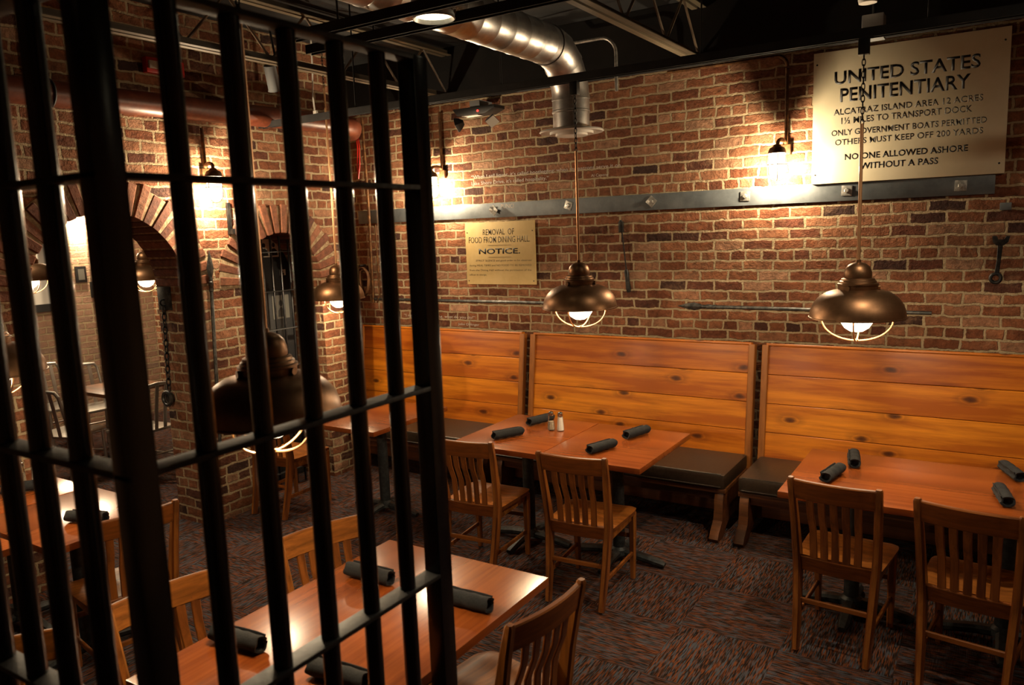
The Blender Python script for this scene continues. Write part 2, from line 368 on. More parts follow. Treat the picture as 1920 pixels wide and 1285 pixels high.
def text_bm(s, x0, x1, z0, z1, y, off=0.0, depth=0.0004):
    cu = bpy.data.curves.new('t', 'FONT'); cu.body = s; cu.size = 1.0; cu.offset = off; cu.resolution_u = 3
    to = bpy.data.objects.new('t', cu); COL.objects.link(to)
    dg = bpy.context.evaluated_depsgraph_get(); me = bpy.data.meshes.new_from_object(to.evaluated_get(dg))
    bpy.data.objects.remove(to); bpy.data.curves.remove(cu)
    xs = [v.co.x for v in me.vertices]; ys = [v.co.y for v in me.vertices]
    ax, bx, ay, by = min(xs), max(xs), min(ys), max(ys)
    bm = BM(); bm.from_mesh(me); bpy.data.meshes.remove(me)
    for v in bm.verts:
        v.co = Vector((x0+(v.co.x-ax)/(bx-ax)*(x1-x0), y, z0+(v.co.y-ay)/(by-ay)*(z1-z0)))
    r = bmesh.ops.extrude_face_region(bm, geom=bm.faces[:])
    for g in r['geom']:
        if isinstance(g, bmesh.types.BMVert): g.co.y -= depth
    return bm

# ------------------------------------------------------------------ setting
bm = BM(); box(bm, -4.4, 7.2, -8.6, 0.3, -0.1, 0.0); struct('floor', bm, 'carpet')
bm = BM(); box(bm, -4.4, 7.2, -8.6, 0.3, 3.62, 3.75); struct('ceiling', bm, 'ceil')
bm = BM(); box(bm, -4.4, 7.2, 0.0, 0.3, -0.1, 3.62); struct('wall_back', bm, 'brickX')
bm = BM(); box(bm, 7.0, 7.2, -8.6, 0.0, 0, 3.62); struct('wall_right', bm, 'brickY')
bm = BM(); box(bm, -4.4, 7.0, -8.8, -8.6, 0, 3.62); struct('wall_front', bm, 'brickX')
bm = BM(); box(bm, -4.4, -3.9, -8.6, 0.0, 0, 3.62); struct('wall_side_room', bm, 'brickYp')
# black ledger along the top of the brick wall
bm = BM(); box(bm, -0.9, 7.0, -0.07, 0.0, 3.2, 3.62, 0.004); struct('trim_1', bm, 'ceil')

ARCHES = [(-2.78, 0.53, 1.75), (-1.38, 0.40, 1.72)]      # centre y, radius, spring height
def left_wall():
    bm = BM(); xf, xb, top = 0.0, -0.35, 3.62
    def quad(pts, mi):
        f = bm.faces.new([bm.verts.new(p) for p in pts]); f.material_index = mi
    # break points along y: list of (y, bottom z)
    segs = []; y = -8.6
    for cy, r, sz in ARCHES:
        segs.append((y, 0, cy-r, 0))
        N = 18; prev = (cy-r, sz)
        for k in range(1, N+1):
            a = PI-PI*k/N; cur = (cy+r*math.cos(a), sz+r*math.sin(a)); segs.append((*prev, *cur)); prev = cur
        y = cy+r
    segs.append((y, 0, -0.55, 0))
    for ya, za, yb, zb in segs:
        quad([(xf, ya, za), (xf, yb, zb), (xf, yb, top), (xf, ya, top)], 0)
        quad([(xb, ya, za), (xb, ya, top), (xb, yb, top), (xb, yb, zb)], 2)
        if za or zb: quad([(xf, ya, za), (xb, ya, za), (xb, yb, zb), (xf, yb, zb)], 1)
    for cy, r, sz in ARCHES:
        for yy in (cy-r, cy+r): quad([(xf, yy, 0), (xb, yy, 0), (xb, yy, sz), (xf, yy, sz)], 1)
    quad([(xf, -0.55, 0), (xb, -0.55, 0), (xb, -0.55, top), (xf, -0.55, top)], 1)
    bmesh.ops.remove_doubles(bm, verts=bm.verts[:], dist=1e-4)
    w = struct('wall_left', bm, ['brickY', 'brickX', 'brickYp'])
    for cy, r, sz in ARCHES:
        bm = BM(); n = int(PI*(r+0.05)/0.078)
        for k in range(n):
            a = PI*(k+0.5)/n; hw = PI*(r)/n/2*0.80; dep = random.uniform(0.006, 0.022)
            L = random.uniform(0.19, 0.23)
            er, et = Vector((0, math.cos(a), math.sin(a))), Vector((0, -math.sin(a), math.cos(a)))
            o = Vector((0, cy, sz)); vs = []
            for x in (-0.34, dep):
                for rr, w_ in ((r-0.012, hw*0.96), (r+L, hw*1.16)):
                    for s in (-1, 1): vs.append(bm.verts.new(o+er*rr+et*s*w_+Vector((x, 0, 0))))
            fs = [bm.faces.new([vs[i] for i in q]) for q in ((0, 1, 3, 2), (4, 6, 7, 5), (0, 4, 5, 1), (2, 3, 7, 6), (0, 2, 6, 4), (1, 5, 7, 3))]
            bmesh.ops.bevel(bm, geom=list({e for f in fs for e in f.edges}), offset=0.006, segments=1, affect='EDGES')
        obj('arch_bricks', bm, 'vous', w, 0)
        bm = BM(); pts = [(cy+rr*math.cos(a), sz+rr*math.sin(a)) for rr, rng in ((r-0.003, range(0, 25)), (r+0.2, range(24, -1, -1))) for a in [PI*k/24 for k in rng]]
        prism(bm, pts, 'X', -0.345, 0.004); obj('arch_mortar', bm, 'mortar', w, 0)
    return w
left_wall()
# recess in the corner behind the last pier, and its side face
bm = BM(); box(bm, -0.9, -0.52, -0.9, 0.0, 0, 3.62); struct('wall_recess', bm, 'brickY')

# ------------------------------------------------------------------ ceiling steel
def joist(x, z, label, y0=-6.5, y1=-0.02):
    t = thing('ceiling_joist', label, 'joist', (x, 0, 0), 0, 'open web ceiling joists')
    for nm, zz in (('bottom_chord', z), ('top_chord', 3.55)):
        bm = BM()
        for s in (-1, 1):
            box(bm, s*0.012-0.002 if s < 0 else 0.010, -0.010 if s < 0 else 0.014, y0, y1, zz, zz+0.045)
            box(bm, -0.052 if s < 0 else 0.014, -0.014 if s < 0 else 0.052, y0, y1, zz, zz+0.005)
        obj(nm, bm, 'rod', t)
    bm = BM(); n = int((y1-y0)/0.32); pts = []
    for k in range(n+1): pts.append((0, y0+0.05+(y1-y0-0.1)*k/n, z+0.02 if k % 2 == 0 else 3.56))
    for a, b in zip(pts[:-1], pts[1:]): tube(bm, [a, b], 0.009, 6)
    obj('web_rods', bm, 'rod', t)
    return t
joist(2.95, 3.2, 'open web steel joist running to the brick wall beside the silver duct')
joist(0.74, 3.2, 'open web steel joist seen through the cell bars, nearest the arched wall')
joist(5.15, 3.2, 'open web steel joist at the far right above the cream sign')

def rail(y, z, x0, x1, label, w=0.042, h=0.045):
    t = thing('ceiling_rail', label, 'rail', (0, y, z), 0, 'black steel rails under the joists')
    bm = BM()
    box(bm, x0, x1, -w/2, w/2, h-0.004, h); box(bm, x0, x1, -w/2, -w/2+0.004, 0, h-0.0035); box(bm, x0, x1, w/2-0.004, w/2, 0, h-0.0035)
    obj('channel', bm, 'black', t)
    bm = BM()
    for x in (1.0, 2.2, 3.45, 4.5, 5.6):
        if x0 < x < x1: tube(bm, [(x, 0, h), (x, 0, 3.62-z)], 0.005, 6)
    obj('hanger_rods', bm, 'black', t)
    return t
rail(-1.5, 2.895, 0.02, 6.6, 'long black rail carrying the chains of the two lamps on the brick wall side')
rail(-2.63, 3.00, 1.75, 6.6, 'black rail crossing under the silver duct, on the wall side of the round downlight')
rail(-2.87, 3.00, 1.9, 6.6, 'black rail crossing under the silver duct, on the camera side of the round downlight')
rail(-3.94, 3.10, 0.4, 3.3, 'black rail above the cell bars carrying the nearest copper lamp')
# thin conduit parallel to the wall rail
bm = BM(); tube(bm, [(0.2, -0.085, 3.175), (5.6, -0.085, 3.175)], 0.012, 8)
tag(obj('electrical_conduit', bm, 'black'), 'black conduit running along the top of the brick wall above the big sign', 'conduit')
# bent silver conduit above the duct outlet
bm = BM(); pts = [(1.55, -0.9, 3.40)]
for k in range(7):
    a = PI/2*k/6; pts.append((2.02+0.12*math.sin(a), -0.9+0.0*k, 3.28+0.12*math.cos(a)))
pts.append((2.14, -0.9, 3.02)); 
pts = [(1.80, -0.35, 3.62), (1.81, -0.35, 3.44)]+[(p[0]+0.30, -0.35, p[2]) for p in pts]
tube(bm, pts, 0.012, 8); tag(obj('electrical_conduit', bm, 'zinc'), 'thin grey conduit bent down behind the silver duct elbow', 'conduit')

# ------------------------------------------------------------------ spiral duct
def duct():
    t = thing('spiral_duct', 'silver spiral duct along the ceiling with elbow turning down to a round outlet', 'duct', (2.28, 0, 0))
    bm = BM(); prof = []; y = -6.4; r = 0.125; k = 0
    while y < -1.20:
        prof += [(r, y), (r, y+0.150), (r+0.0025, y+0.154), (r+0.0025, y+0.161), (r, y+0.165)]; y += 0.165
    prof += [(r, y), (r, -1.04)]
    lathe(bm, [(rr, yy) for rr, yy in prof], 36, (0, 0, 3.24), 'Y'); obj('trunk', bm, 'galv', t)
    bm = BM(); pts = []
    for k in range(13):
        a = PI/2*k/12; pts.append((0, -1.06+0.31*math.sin(a), 3.24-0.31*(1-math.cos(a))))
    fr = frames(pts, (1, 0, 0)); rings = []
    for i, (p, a, b) in enumerate(fr):
        for rr in ((0.127,) if i % 3 else (0.132, 0.127)):
            rings.append([bm.verts.new(p+(a*math.cos(2*PI*k/36)+b*math.sin(2*PI*k/36))*rr) for k in range(36)])
    for A, B in zip(rings[:-1], rings[1:]):
        for k in range(36): bm.faces.new((A[k], A[(k+1) % 36], B[(k+1) % 36], B[k]))
    obj('elbow', bm, 'galv', t)
    bm = BM(); lathe(bm, [(0.127, 2.94), (0.127, 2.86), (0.131, 2.855), (0.131, 2.845), (0.125, 2.84), (0.125, 2.73)], 36, (0, -0.75, 0)); obj('drop_collar', bm, 'galv', t)
    d = BM(); lathe(d, [(0.125, 2.745), (0.215, 2.728), (0.222, 2.718), (0.215, 2.712), (0.15, 2.718), (0.15, 2.70), (0.11, 2.705), (0.11, 2.69), (0.0, 2.688)], 40, (0, -0.75, 0))
    obj('diffuser_plate', d, 'white', t)
    return t
duct()
def downlight(x, y, z, label, lamp_w=None, visible=True):
    t = thing('round_downlight', label, 'downlight', (x, y, z), 0, 'round ceiling downlights')
    bm = BM(); lathe(bm, [(0.0, 0.115), (0.09, 0.115), (0.095, 0.105), (0.10, 0.03), (0.093, 0.012), (0.094, 0.0), (0.09, -0.002), (0.082, 0.02)], 36); obj('housing', bm, 'galv', t)
    bm = BM(); tube(bm, [(0, 0, 0.115), (0, 0, 3.62-z)], 0.008, 8); obj('drop_stem', bm, 'black', t)
    bm = BM(); lathe(bm, [(0.0, 0.018), (0.084, 0.017)], 36); obj('lens', bm, 'can', t)
    return t
downlight(2.66, -2.75, 3.00, 'round glowing downlight held between two black rails beside the silver duct')

# ------------------------------------------------------------------ copper pendants
def pendant(label, loc, ztop, group='copper cage pendants'):
    """local origin at the rim centre"""
    t = thing('pendant_lamp', label, 'pendant lamp', loc, 0, group)
    bm = BM(); out = [(0.221, 0.004), (0.220, 0.018), (0.217, 0.036), (0.210, 0.056), (0.199, 0.076), (0.184, 0.095), (0.165, 0.111), (0.142, 0.124), (0.115, 0.133), (0.088, 0.138)]
    lathe(bm, [(0.226, -0.003), (0.226, 0.003)]+out, 48); sh = obj('lamp_shade', bm, 'copper', t)
    bm = BM(); lathe(bm, [(0.225, -0.0035), (0.217, -0.003)]+[(r-0.004, z-0.004) for r, z in out[1:]]+[(0.0, 0.13)], 48); obj('shade_lining', bm, 'shadein', sh)
    bm = BM(); lathe(bm, [(0.088, 0.132), (0.090, 0.136), (0.090, 0.158), (0.094, 0.160), (0.094, 0.167), (0.086, 0.170), (0.084, 0.178), (0.078, 0.182), (0.076, 0.190), (0.066, 0.194)], 40); obj('neck_collar', bm, 'copper', t)
    bm = BM(); lathe(bm, [(0.062, 0.190), (0.0645, 0.205), (0.063, 0.222), (0.056, 0.243), (0.043, 0.258), (0.025, 0.267), (0.013, 0.270), (0.012, 0.282), (0.0, 0.283)], 40); obj('dome_cap', bm, 'copper', t)
    bm = BM()
    for a in (-1.9, 0.2, 2.3):
        p = Vector((math.cos(a), math.sin(a), 0)); tube(bm, [p*0.085+Vector((0, 0, 0.147)), p*0.101+Vector((0, 0, 0.147))], [0.010, 0.012], 12)
    obj('thumb_screws', bm, 'copper', t)
    bm = BM(); lathe(bm, [(0.0, -0.058), (0.03, -0.053), (0.056, -0.036), (0.073, -0.010), (0.078, 0.018), (0.07, 0.05), (0.045, 0.085), (0.03, 0.10), (0.03, 0.128), (0.0, 0.128)], 32); gl = obj('globe', bm, 'bulb', t); gl.location = (0, 0, -0.018)
    ld = bpy.data.lights.new('bulb_light', 'POINT'); ld.energy = BULB_W; ld.color = (1.0, 0.78, 0.50); ld.shadow_soft_size = 0.012
    lo = bpy.data.objects.new('bulb_light', ld); COL.objects.link(lo); lo.parent = t; lo.location = (0, 0, -0.02)
    bm = BM()
    for rot in (0.06, 0.06+PI/2):
        pts = []
        for k in range(25):
            a = PI*k/24; x = 0.165*math.cos(a); pts.append((x*math.cos(rot), x*math.sin(rot), -0.118*math.sin(a)**0.9+0.0))
        tube(bm, pts, 0.0042, 6)
    lathe(bm, [(0.0, -0.124), (0.010, -0.122), (0.010, -0.112), (0.0, -0.111)], 12)
    obj('wire_guard', bm, 'wire', t)
    top = ztop-loc[2]; zr = top-0.06-0.33
    bm = BM(); tube(bm, [(0, 0, 0.28), (0, 0, zr)], 0.0085, 8); obj('stem_rod', bm, 'wire', t)
    bm = BM(); n = 13; L = (top-0.05-zr+0.02)/n
    for k in range(n): link_torus(bm, (0, 0, zr-0.01+L*(k+0.5)), L+0.008, 0.015, 0.0026, k % 2)
    obj('chain', bm, 'tool', t)
    bm = BM(); box(bm, -0.024, 0.024, -0.020, 0.020, top-0.075, top, 0.003); obj('rail_plug', bm, 'dkplastic', t)
    return t
p2 = pendant('copper pendant with wire guard hanging over the table with salt and pepper', (2.70, -1.5, 1.592), 2.897)
pendant('rightmost copper pendant, hanging in front of the cream sign over the long table', (4.235, -1.5, 1.578), 2.897)
p1 = pendant('small looking far copper pendant by the corner of the brick walls', (0.31, -1.10, 1.57), 3.62)
p1.scale = (0.94, 0.94, 1)
pendant('nearest and largest copper pendant, directly behind the cell bars', (2.872, -3.99, 1.505), 3.102)
pendant('copper pendant at the far left edge of the photo over the table by the arch', (0.92, -3.94, 1.50), 3.102)
for i, (x, y) in enumerate(((-2.05, -2.30), (-2.2, -1.15))):
    pendant(['copper pendant in the side room, seen through the left of the big arch', 'copper pendant in the side room, seen at the right jamb of the big arch'][i], (x, y, 1.80 if i == 0 else 1.72), 3.62, 'side room pendants')

# ------------------------------------------------------------------ jelly jar sconces
def sconce(label, loc, rz, watts=JAR_W, drop=0.62):
    """local: wall plane y = 0 behind, lamp hangs at y = -0.15; origin at the wall, jar middle height"""
    t = thing('jar_sconce', label, 'wall lamp', loc, rz, 'caged jar wall lamps')
    bm = BM(); pts = [(0.03, -0.028, drop)]
    pts += [(0.03, -0.028, 0.12)]
    for k in range(1, 9):
        a = PI*k/8; pts.append((0.03-0.03*k/8, -0.028-0.062*(1-math.cos(a)), 0.12+0.03*math.sin(a)*1.0))
    pts[-1] = (0.0, -0.152, 0.10)
    tube(bm, pts, 0.0125, 10); obj('conduit_stem', bm, 'rust', t)
    bm = BM(); box(bm, 0.0, 0.06, -0.035, 0.0, 0.05, 0.12, 0.006); obj('outlet_box', bm, 'rust', t)
    bm = BM(); lathe(bm, [(0.0, 0.115), (0.020, 0.113), (0.028, 0.10), (0.048, 0.09), (0.056, 0.072), (0.058, 0.055), (0.053, 0.055), (0.045, 0.078), (0.0, 0.08)], 28, (0, -0.152, 0)); obj('cap', bm, 'rust', t)
    bm = BM(); lathe(bm, [(0.0, -0.112), (0.025, -0.108), (0.043, -0.094), (0.050, -0.07), (0.052, 0.0), (0.050, 0.06), (0.0, 0.062)], 28, (0, -0.152, 0)); obj('glass_jar', bm, 'jar', t)
    ld = bpy.data.lights.new('bulb_light', 'POINT'); ld.energy = watts; ld.color = (1.0, 0.79, 0.51); ld.shadow_soft_size = 0.02
    lo = bpy.data.objects.new('bulb_light', ld); COL.objects.link(lo); lo.parent = t; lo.location = (0, -0.152, -0.055)
    bm = BM()
    for rot in (0.3, 0.3+PI/2):
        for s in (1, -1): pass
        pts = [(0.063*math.cos(rot), 0.063*math.sin(rot), 0.05), (0.063*math.cos(rot), 0.063*math.sin(rot), -0.07)]
        for k in range(1, 12):
            a = PI*k/12; pts.append((0.063*math.cos(a)*math.cos(rot), 0.063*math.cos(a)*math.sin(rot), -0.07-0.055*math.sin(a)))
        pts += [(-0.063*math.cos(rot), -0.063*math.sin(rot), -0.07), (-0.063*math.cos(rot), -0.063*math.sin(rot), 0.05)]
        tube(bm, [(x, y-0.152, z) for x, y, z in pts], 0.003, 6)
    torus(bm, (0, -0.152, -0.02), 0.063, 0.003)
    obj('guard_cage', bm, 'rust', t)
    return t
sconce('caged jar lamp on the brick wall just left of the big cream sign', (3.515, 0, 2.455), 0)
sconce('caged jar lamp on the brick wall left of the painted white quotation', (0.575, 0, 2.49), 0)
sconce('caged jar lamp on the arched wall between the two arches', (0.0, -2.06, 2.455), PI/2, JAR_W, 0.40)
# rusty conduit that bends over to the right-hand lamp
bm = BM(); pts = [(2.7, -0.028, 3.16)]
for k in range(7):
    a = PI/2*k/6; pts.append((3.475+0.07*math.sin(a), -0.028, 3.085+0.07*math.cos(a)+0.005))
pts[-1] = (3.545, -0.028, 3.085); tube(bm, pts, 0.0125, 8)
tag(obj('electrical_conduit', bm, 'rust'), 'rusty conduit bending down to the lamp beside the cream sign', 'conduit')

# ------------------------------------------------------------------ signs and writing on the back wall
def wall_sign():
    t = thing('wall_sign', 'large cream sign with black and grey lettering at the top right of the brick wall', 'sign', (3.715, -0.03, 2.295))
    bm = BM(); box(bm, 0, 1.10, -0.004, 0.018, 0, 0.845, 0.002); obj('panel', bm, 'sign', t)
    X, Z = 3.715, 2.295
    for s, x0, x1, z0, z1, m, off in (('UNITED STATES', 3.846, 4.665, 2.925, 3.008, 'ink', 0.020), ('PENITENTIARY', 3.883, 4.617, 2.812, 2.898, 'ink', 0.020),
            ('ALCATRAZ ISLAND AREA 12 ACRES', 3.845, 4.687, 2.731, 2.770, 'inkg', 0.018), ('1\u00bd MILES TO TRANSPORT DOCK', 3.893, 4.633, 2.671, 2.712, 'inkg', 0.018),
            ('ONLY GOVERNMENT BOATS PERMITTED', 3.834, 4.711, 2.599, 2.637, 'inkg', 0.018), ('OTHERS MUST KEEP OFF 200 YARDS', 3.857, 4.695, 2.538, 2.576, 'inkg', 0.018),
            ('NO ONE ALLOWED ASHORE', 3.92, 4.62, 2.440, 2.480, 'ink', 0.022), ('WITHOUT A PASS', 4.015, 4.462, 2.375, 2.416, 'ink', 0.022)):
        obj('lettering', text_bm(s, x0-X, x1-X, z0-Z, z1-Z, -0.0041, off), m, t, 0)
    bm = BM()
    for x in (0.022, 1.07):
        for z in (0.06, 0.77): lathe(bm, [(0.0, 0.007), (0.004, 0.0065), (0.006, 0.004)], 10, (x, 0, z), 'Y')
    for v in bm.verts: v.co.y = -v.co.y
    obj('screws', bm, 'tool', t)
wall_sign()
def notice():
    t = thing('notice_board', 'small tan notice with dark printed lettering under the steel band', 'sign', (0.825, -0.025, 1.605))
    bm = BM(); box(bm, 0, 0.705, -0.003, 0.014, 0, 0.535, 0.002); obj('panel', bm, 'notice', t)
    X, Z = 0.825, 1.605
    for s, x0, x1, z0, z1, m, off in (('REMOVAL  OF', 1.012, 1.33, 2.030, 2.080, 'inkb', 0.004), ('FOOD FROM DINING HALL.', 0.860, 1.484, 1.964, 2.016, 'inkb', 0.004),
            ('NOTICE.', 0.962, 1.385, 1.867, 1.914, 'ink', 0.025), ('STRICT SILENCE and good order to be observed', 0.927, 1.492, 1.798, 1.818, 'inkb', 0.0),
            ('during MEAL TIMES and NO FOOD TO BE REMOVED', 0.857, 1.491, 1.757, 1.777, 'inkb', 0.0), ('from the Dining Hall without the permission of the', 0.855, 1.490, 1.716, 1.736, 'inkb', 0.0),
            ('officer in charge.', 0.853, 1.034, 1.677, 1.696, 'inkb', 0.0)):
        obj('lettering', text_bm(s, x0-X, x1-X, z0-Z, z1-Z, -0.0031, off), m, t, 0)
    bm = BM(); box(bm, 1.060-X, 1.30-X, -0.0045, -0.0033, 1.9405-Z, 1.9425-Z); box(bm, 1.060-X, 1.296-X, -0.0045, -0.0033, 1.839-Z, 1.841-Z); obj('rules', bm, 'inkb', t)
    bm = BM()
    for x in (0.02, 0.685):
        for z in (0.03, 0.45): lathe(bm, [(0.0, 0.006), (0.004, 0.0055), (0.0055, 0.003)], 10, (x, 0, z), 'Y')
    for v in bm.verts: v.co.y = -v.co.y
    obj('screws', bm, 'tool', t)
notice()
def quote(lines, label):
    t = thing('painted_quotation', label, 'painted writing', (lines[0][1], -0.004, lines[0][3]))
    for s_, x0, x1, z0, z1 in lines:
        obj('written_line', text_bm(s_, x0-t.location.x, x1-t.location.x, z0-t.location.z, z1-t.location.z, 0.0, 0.0), 'chalk', t, 0)
quote([('\u201cWhen I sell liquor, it\u2019s called bootlegging; when my patrons serve it on', 0.90, 2.305, 2.508, 2.545),
       ('Lake Shore Drive, it\u2019s called hospitality.\u201d', 0.90, 1.668, 2.452, 2.489), ('Al Capone', 2.052, 2.20, 2.449, 2.478)], 'faded white two-line quotation painted on the bricks above the steel band')
quote([('\u201cI rob banks for a living, what do you do?\u201d', 0.056, 0.875, 1.285, 1.318), ('John Dillinger', 0.684, 0.916, 1.226, 1.252)], 'small white quotation painted on the bricks just above the leftmost bench')

# steel band with square anchor plates
t = thing('steel_band', 'long blue-grey steel band bolted across the brick wall', 'steel band', (0, 0, 0))
bm = BM(); box(bm, -0.44, 4.77, -0.0145, -0.0005, 2.176, 2.298, 0.002); obj('flat_bar', bm, 'steel', t)
bm = BM()
bm2 = text_bm('PUNCI', 1.20, 1.33, 2.25, 2.285, -0.0145, 0.0, 0.0004); obj('chalk_scrawl', bm2, 'chalk', t, 0); bm.free()
names = ['crumpled', 'diamond', 'tilted diamond', 'square', 'square', 'square']
RL = ['bent zinc plate on the steel band above the tan notice', 'tilted zinc plate on the steel band behind the lamp rod over the salt table', 'zinc plate turned as a diamond, midway along the steel band',
      'zinc plate on the steel band, next one left of the lamp beside the sign', 'zinc plate on the steel band under the left part of the big sign', 'zinc plate at the right end of the steel band']
for i, (x, z, a) in enumerate(((1.14, 2.238, 0.5), (1.85, 2.245, 0.35), (2.56, 2.24, 0.75), (3.265, 2.242, 0.03), (3.935, 2.242, 0.06), (4.59, 2.235, 0.03))):
    r = thing('anchor_plate', RL[i], 'anchor plate', (x, -0.0145, z), 0, 'square anchor plates on the steel band')
    bm = BM()
    if i == 0:
        for (sx, sy, rz) in ((0.035, 0.03, 0.3), (0.03, 0.034, 1.1)):
            vs = box(bm, -sx, sx, -0.006, 0, -sy, sy, 0.0)
            for v in vs: v.co = Matrix.Rotation(rz, 3, 'Y') @ v.co; v.co.y -= abs(v.co.x)*0.6
    else: box(bm, -0.033, 0.033, -0.007, 0, -0.033, 0.033, 0.002)
    pl = obj('plate', bm, 'zinc', r); pl.rotation_euler = (0, a, 0)
    bm = BM(); lathe(bm, [(0.017, -0.007), (0.017, -0.017), (0.012, -0.019), (0.0, -0.019)], 6, (0, 0, 0), 'Y'); obj('nut', bm, 'zinc', r, 20)

# ------------------------------------------------------------------ benches
def bench(label, x0, w=1.855):
    t = thing('high_back_bench', label, 'bench', (x0, 0, 0), 0, 'high back plank benches')
    A, B = Vector((0, -0.225, 0.39)), Vector((0, -0.115, 1.195)); d = (B-A); L = d.length; d.normalize(); n = Vector((0, -d.z, d.y))  # n points to the room
    if n.y > 0: n = -n
    bm = BM(); k = 4; ph = L/k
    for i in range(k):
        a, b = A+d*(ph*i+0.0015), A+d*(ph*(i+1)-0.0015)
        beam(bm, [Vector((0.035, 0, 0))+(a+b)/2, Vector((w-0.035, 0, 0))+(a+b)/2], ((b-a).length, 0.022), tuple(d), 0.12)
    obj('backrest', bm, 'pine', t)
    bm = BM(); beam(bm, [Vector((0.03, 0, 0))+B+d*0.008, Vector((w-0.03, 0, 0))+B+d*0.008], (0.016, 0.05), tuple(d), 0.2); obj('top_cap', bm, 'pine', t)
    for x in (0.024, w-0.024):
        bm = BM(); lo = A-d*0.36-n*0.012
        beam(bm, [lo+Vector((x, 0, 0)), B+d*0.004+Vector((x, 0, 0))+n*0.004], (0.046, 0.055), (1, 0, 0), 0.1); obj('side_post', bm, 'pinev', t)
    bm = BM(); box(bm, 0.02, w-0.02, -0.79, -0.245, 0.33, 0.43, 0.024); c = obj('seat_cushion', bm, 'vinyl', t)
    bm = BM(); pts = [(0.045, -0.778, 0.4275), (w-0.045, -0.778, 0.4275)]; tube(bm, pts, 0.0045, 6); tube(bm, [(0.045, -0.795, 0.347), (w-0.045, -0.795, 0.347)], 0.0045, 6); obj('piping', bm, 'vinyl', c)
    bm = BM(); box(bm, 0.02, w-0.02, -0.78, -0.24, 0.30, 0.329, 0.003); box(bm, 0.09, w-0.09, -0.75, -0.725, 0.245, 0.299, 0.003); obj('seat_frame', bm, 'darkwood', t)
    for x in (0.03, w-0.09):
        bm = BM()
        out = [(-0.77, 0.299), (-0.79, 0.25), (-0.79, 0.18), (-0.80, 0.12), (-0.87, 0.07), (-0.90, 0.025), (-0.885, 0.0), (-0.78, 0.0), (-0.72, 0.06), (-0.62, 0.10), (-0.50, 0.10), (-0.38, 0.06), (-0.33, 0.0), (-0.22, 0.0), (-0.20, 0.05), (-0.28, 0.14), (-0.34, 0.22), (-0.35, 0.299)]
        prism(bm, out, 'X', x, x+0.06, 0, 0.004); obj('leg', bm, 'darkwood', t)
    bm = BM(); box(bm, 0.091, w-0.091, -0.60, -0.565, 0.115, 0.20, 0.004); obj('stretcher', bm, 'darkwood', t)
    return t
bench('high plank bench in the far corner, behind the left table and partly behind the bars', -0.385, 1.855)
bench('middle high plank bench, behind the table with the salt and pepper', 1.525)
bench('right-hand high plank bench, behind the long table at the right edge', 3.425, 1.9)

# ------------------------------------------------------------------ tables
def table(label, cx, cy, sx, sy, group, along='X', bases=1, top=None):
    t = thing('dining_table', label, 'table', (cx, cy, 0), 0, group)
    bm = BM(); box(bm, -sx/2, sx/2, -sy/2, sy/2, 0.712, 0.745, 0.003); obj('tabletop', bm, top or ('lam' if along == 'X' else 'lamy'), t)
    offs = [(0, 0)] if bases == 1 else ([(-sx*0.27, 0), (sx*0.27, 0)] if sx > sy else [(0, -sy*0.27), (0, sy*0.27)])
    for ox, oy in offs:
        bm = BM(); lathe(bm, [(0.0, 0.68), (0.038, 0.68), (0.038, 0.09), (0.055, 0.075), (0.06, 0.045), (0.0, 0.045)], 24, (ox, oy, 0)); obj('column', bm, 'iron', t)
        bm = BM(); box(bm, ox-0.2, ox+0.2, oy-0.02, oy+0.02, 0.681, 0.711, 0.002); box(bm, ox-0.02, ox+0.02, oy-0.2, oy+0.2, 0.682, 0.7105, 0.002); obj('top_spider', bm, 'iron', t)
        for k in range(4):
            a = PI/4*0+PI/2*k; dx, dy = math.cos(a), math.sin(a); bm = BM()
            L = 0.30 if k % 2 == 0 else 0.27
            beam(bm, [(ox+dx*0.02, oy+dy*0.02, 0.055), (ox+dx*0.12, oy+dy*0.12, 0.05), (ox+dx*(L-0.03), oy+dy*(L-0.03), 0.028), (ox+dx*L, oy+dy*L, 0.020)],
                 [(0.06, 0.05), (0.06, 0.045), (0.055, 0.04), (0.038, 0.028)], (-dy, dx, 0), 0.3)
            obj('base_foot', bm, 'iron', t)
    return t
G1 = 'cherry topped dining tables'
T = {}
table('cherry topped table holding the salt and pepper shakers', 2.235, -1.40, 0.645, 0.82, G1)
table('cherry topped table pushed against the salt and pepper table, on its right', 2.883, -1.40, 0.642, 0.82, G1)
table('long cherry topped table cut off by the right edge of the photo', 4.575, -1.43, 1.26, 0.83, G1, 'X', 2)
table('long cherry topped table in the foreground behind the cell bars', 3.02, -3.81, 0.80, 1.22, G1, 'Y', 2)
table('cherry topped table in the corner, glimpsed between the bars before the left bench', 0.975, -1.42, 0.62, 0.83, G1)
table('cherry topped table at the left edge holding a dark rolled napkin and shakers', 0.315, -3.69, 0.58, 0.60, G1, 'Y')
table('cherry topped table with the bright lamp glare, beside the dark chair at left', 0.985, -3.69, 0.74, 0.60, G1, 'Y')
table('cherry topped table at the lower left corner of the photo behind the bars', 0.77, -4.32, 0.76, 0.60, G1, 'Y')

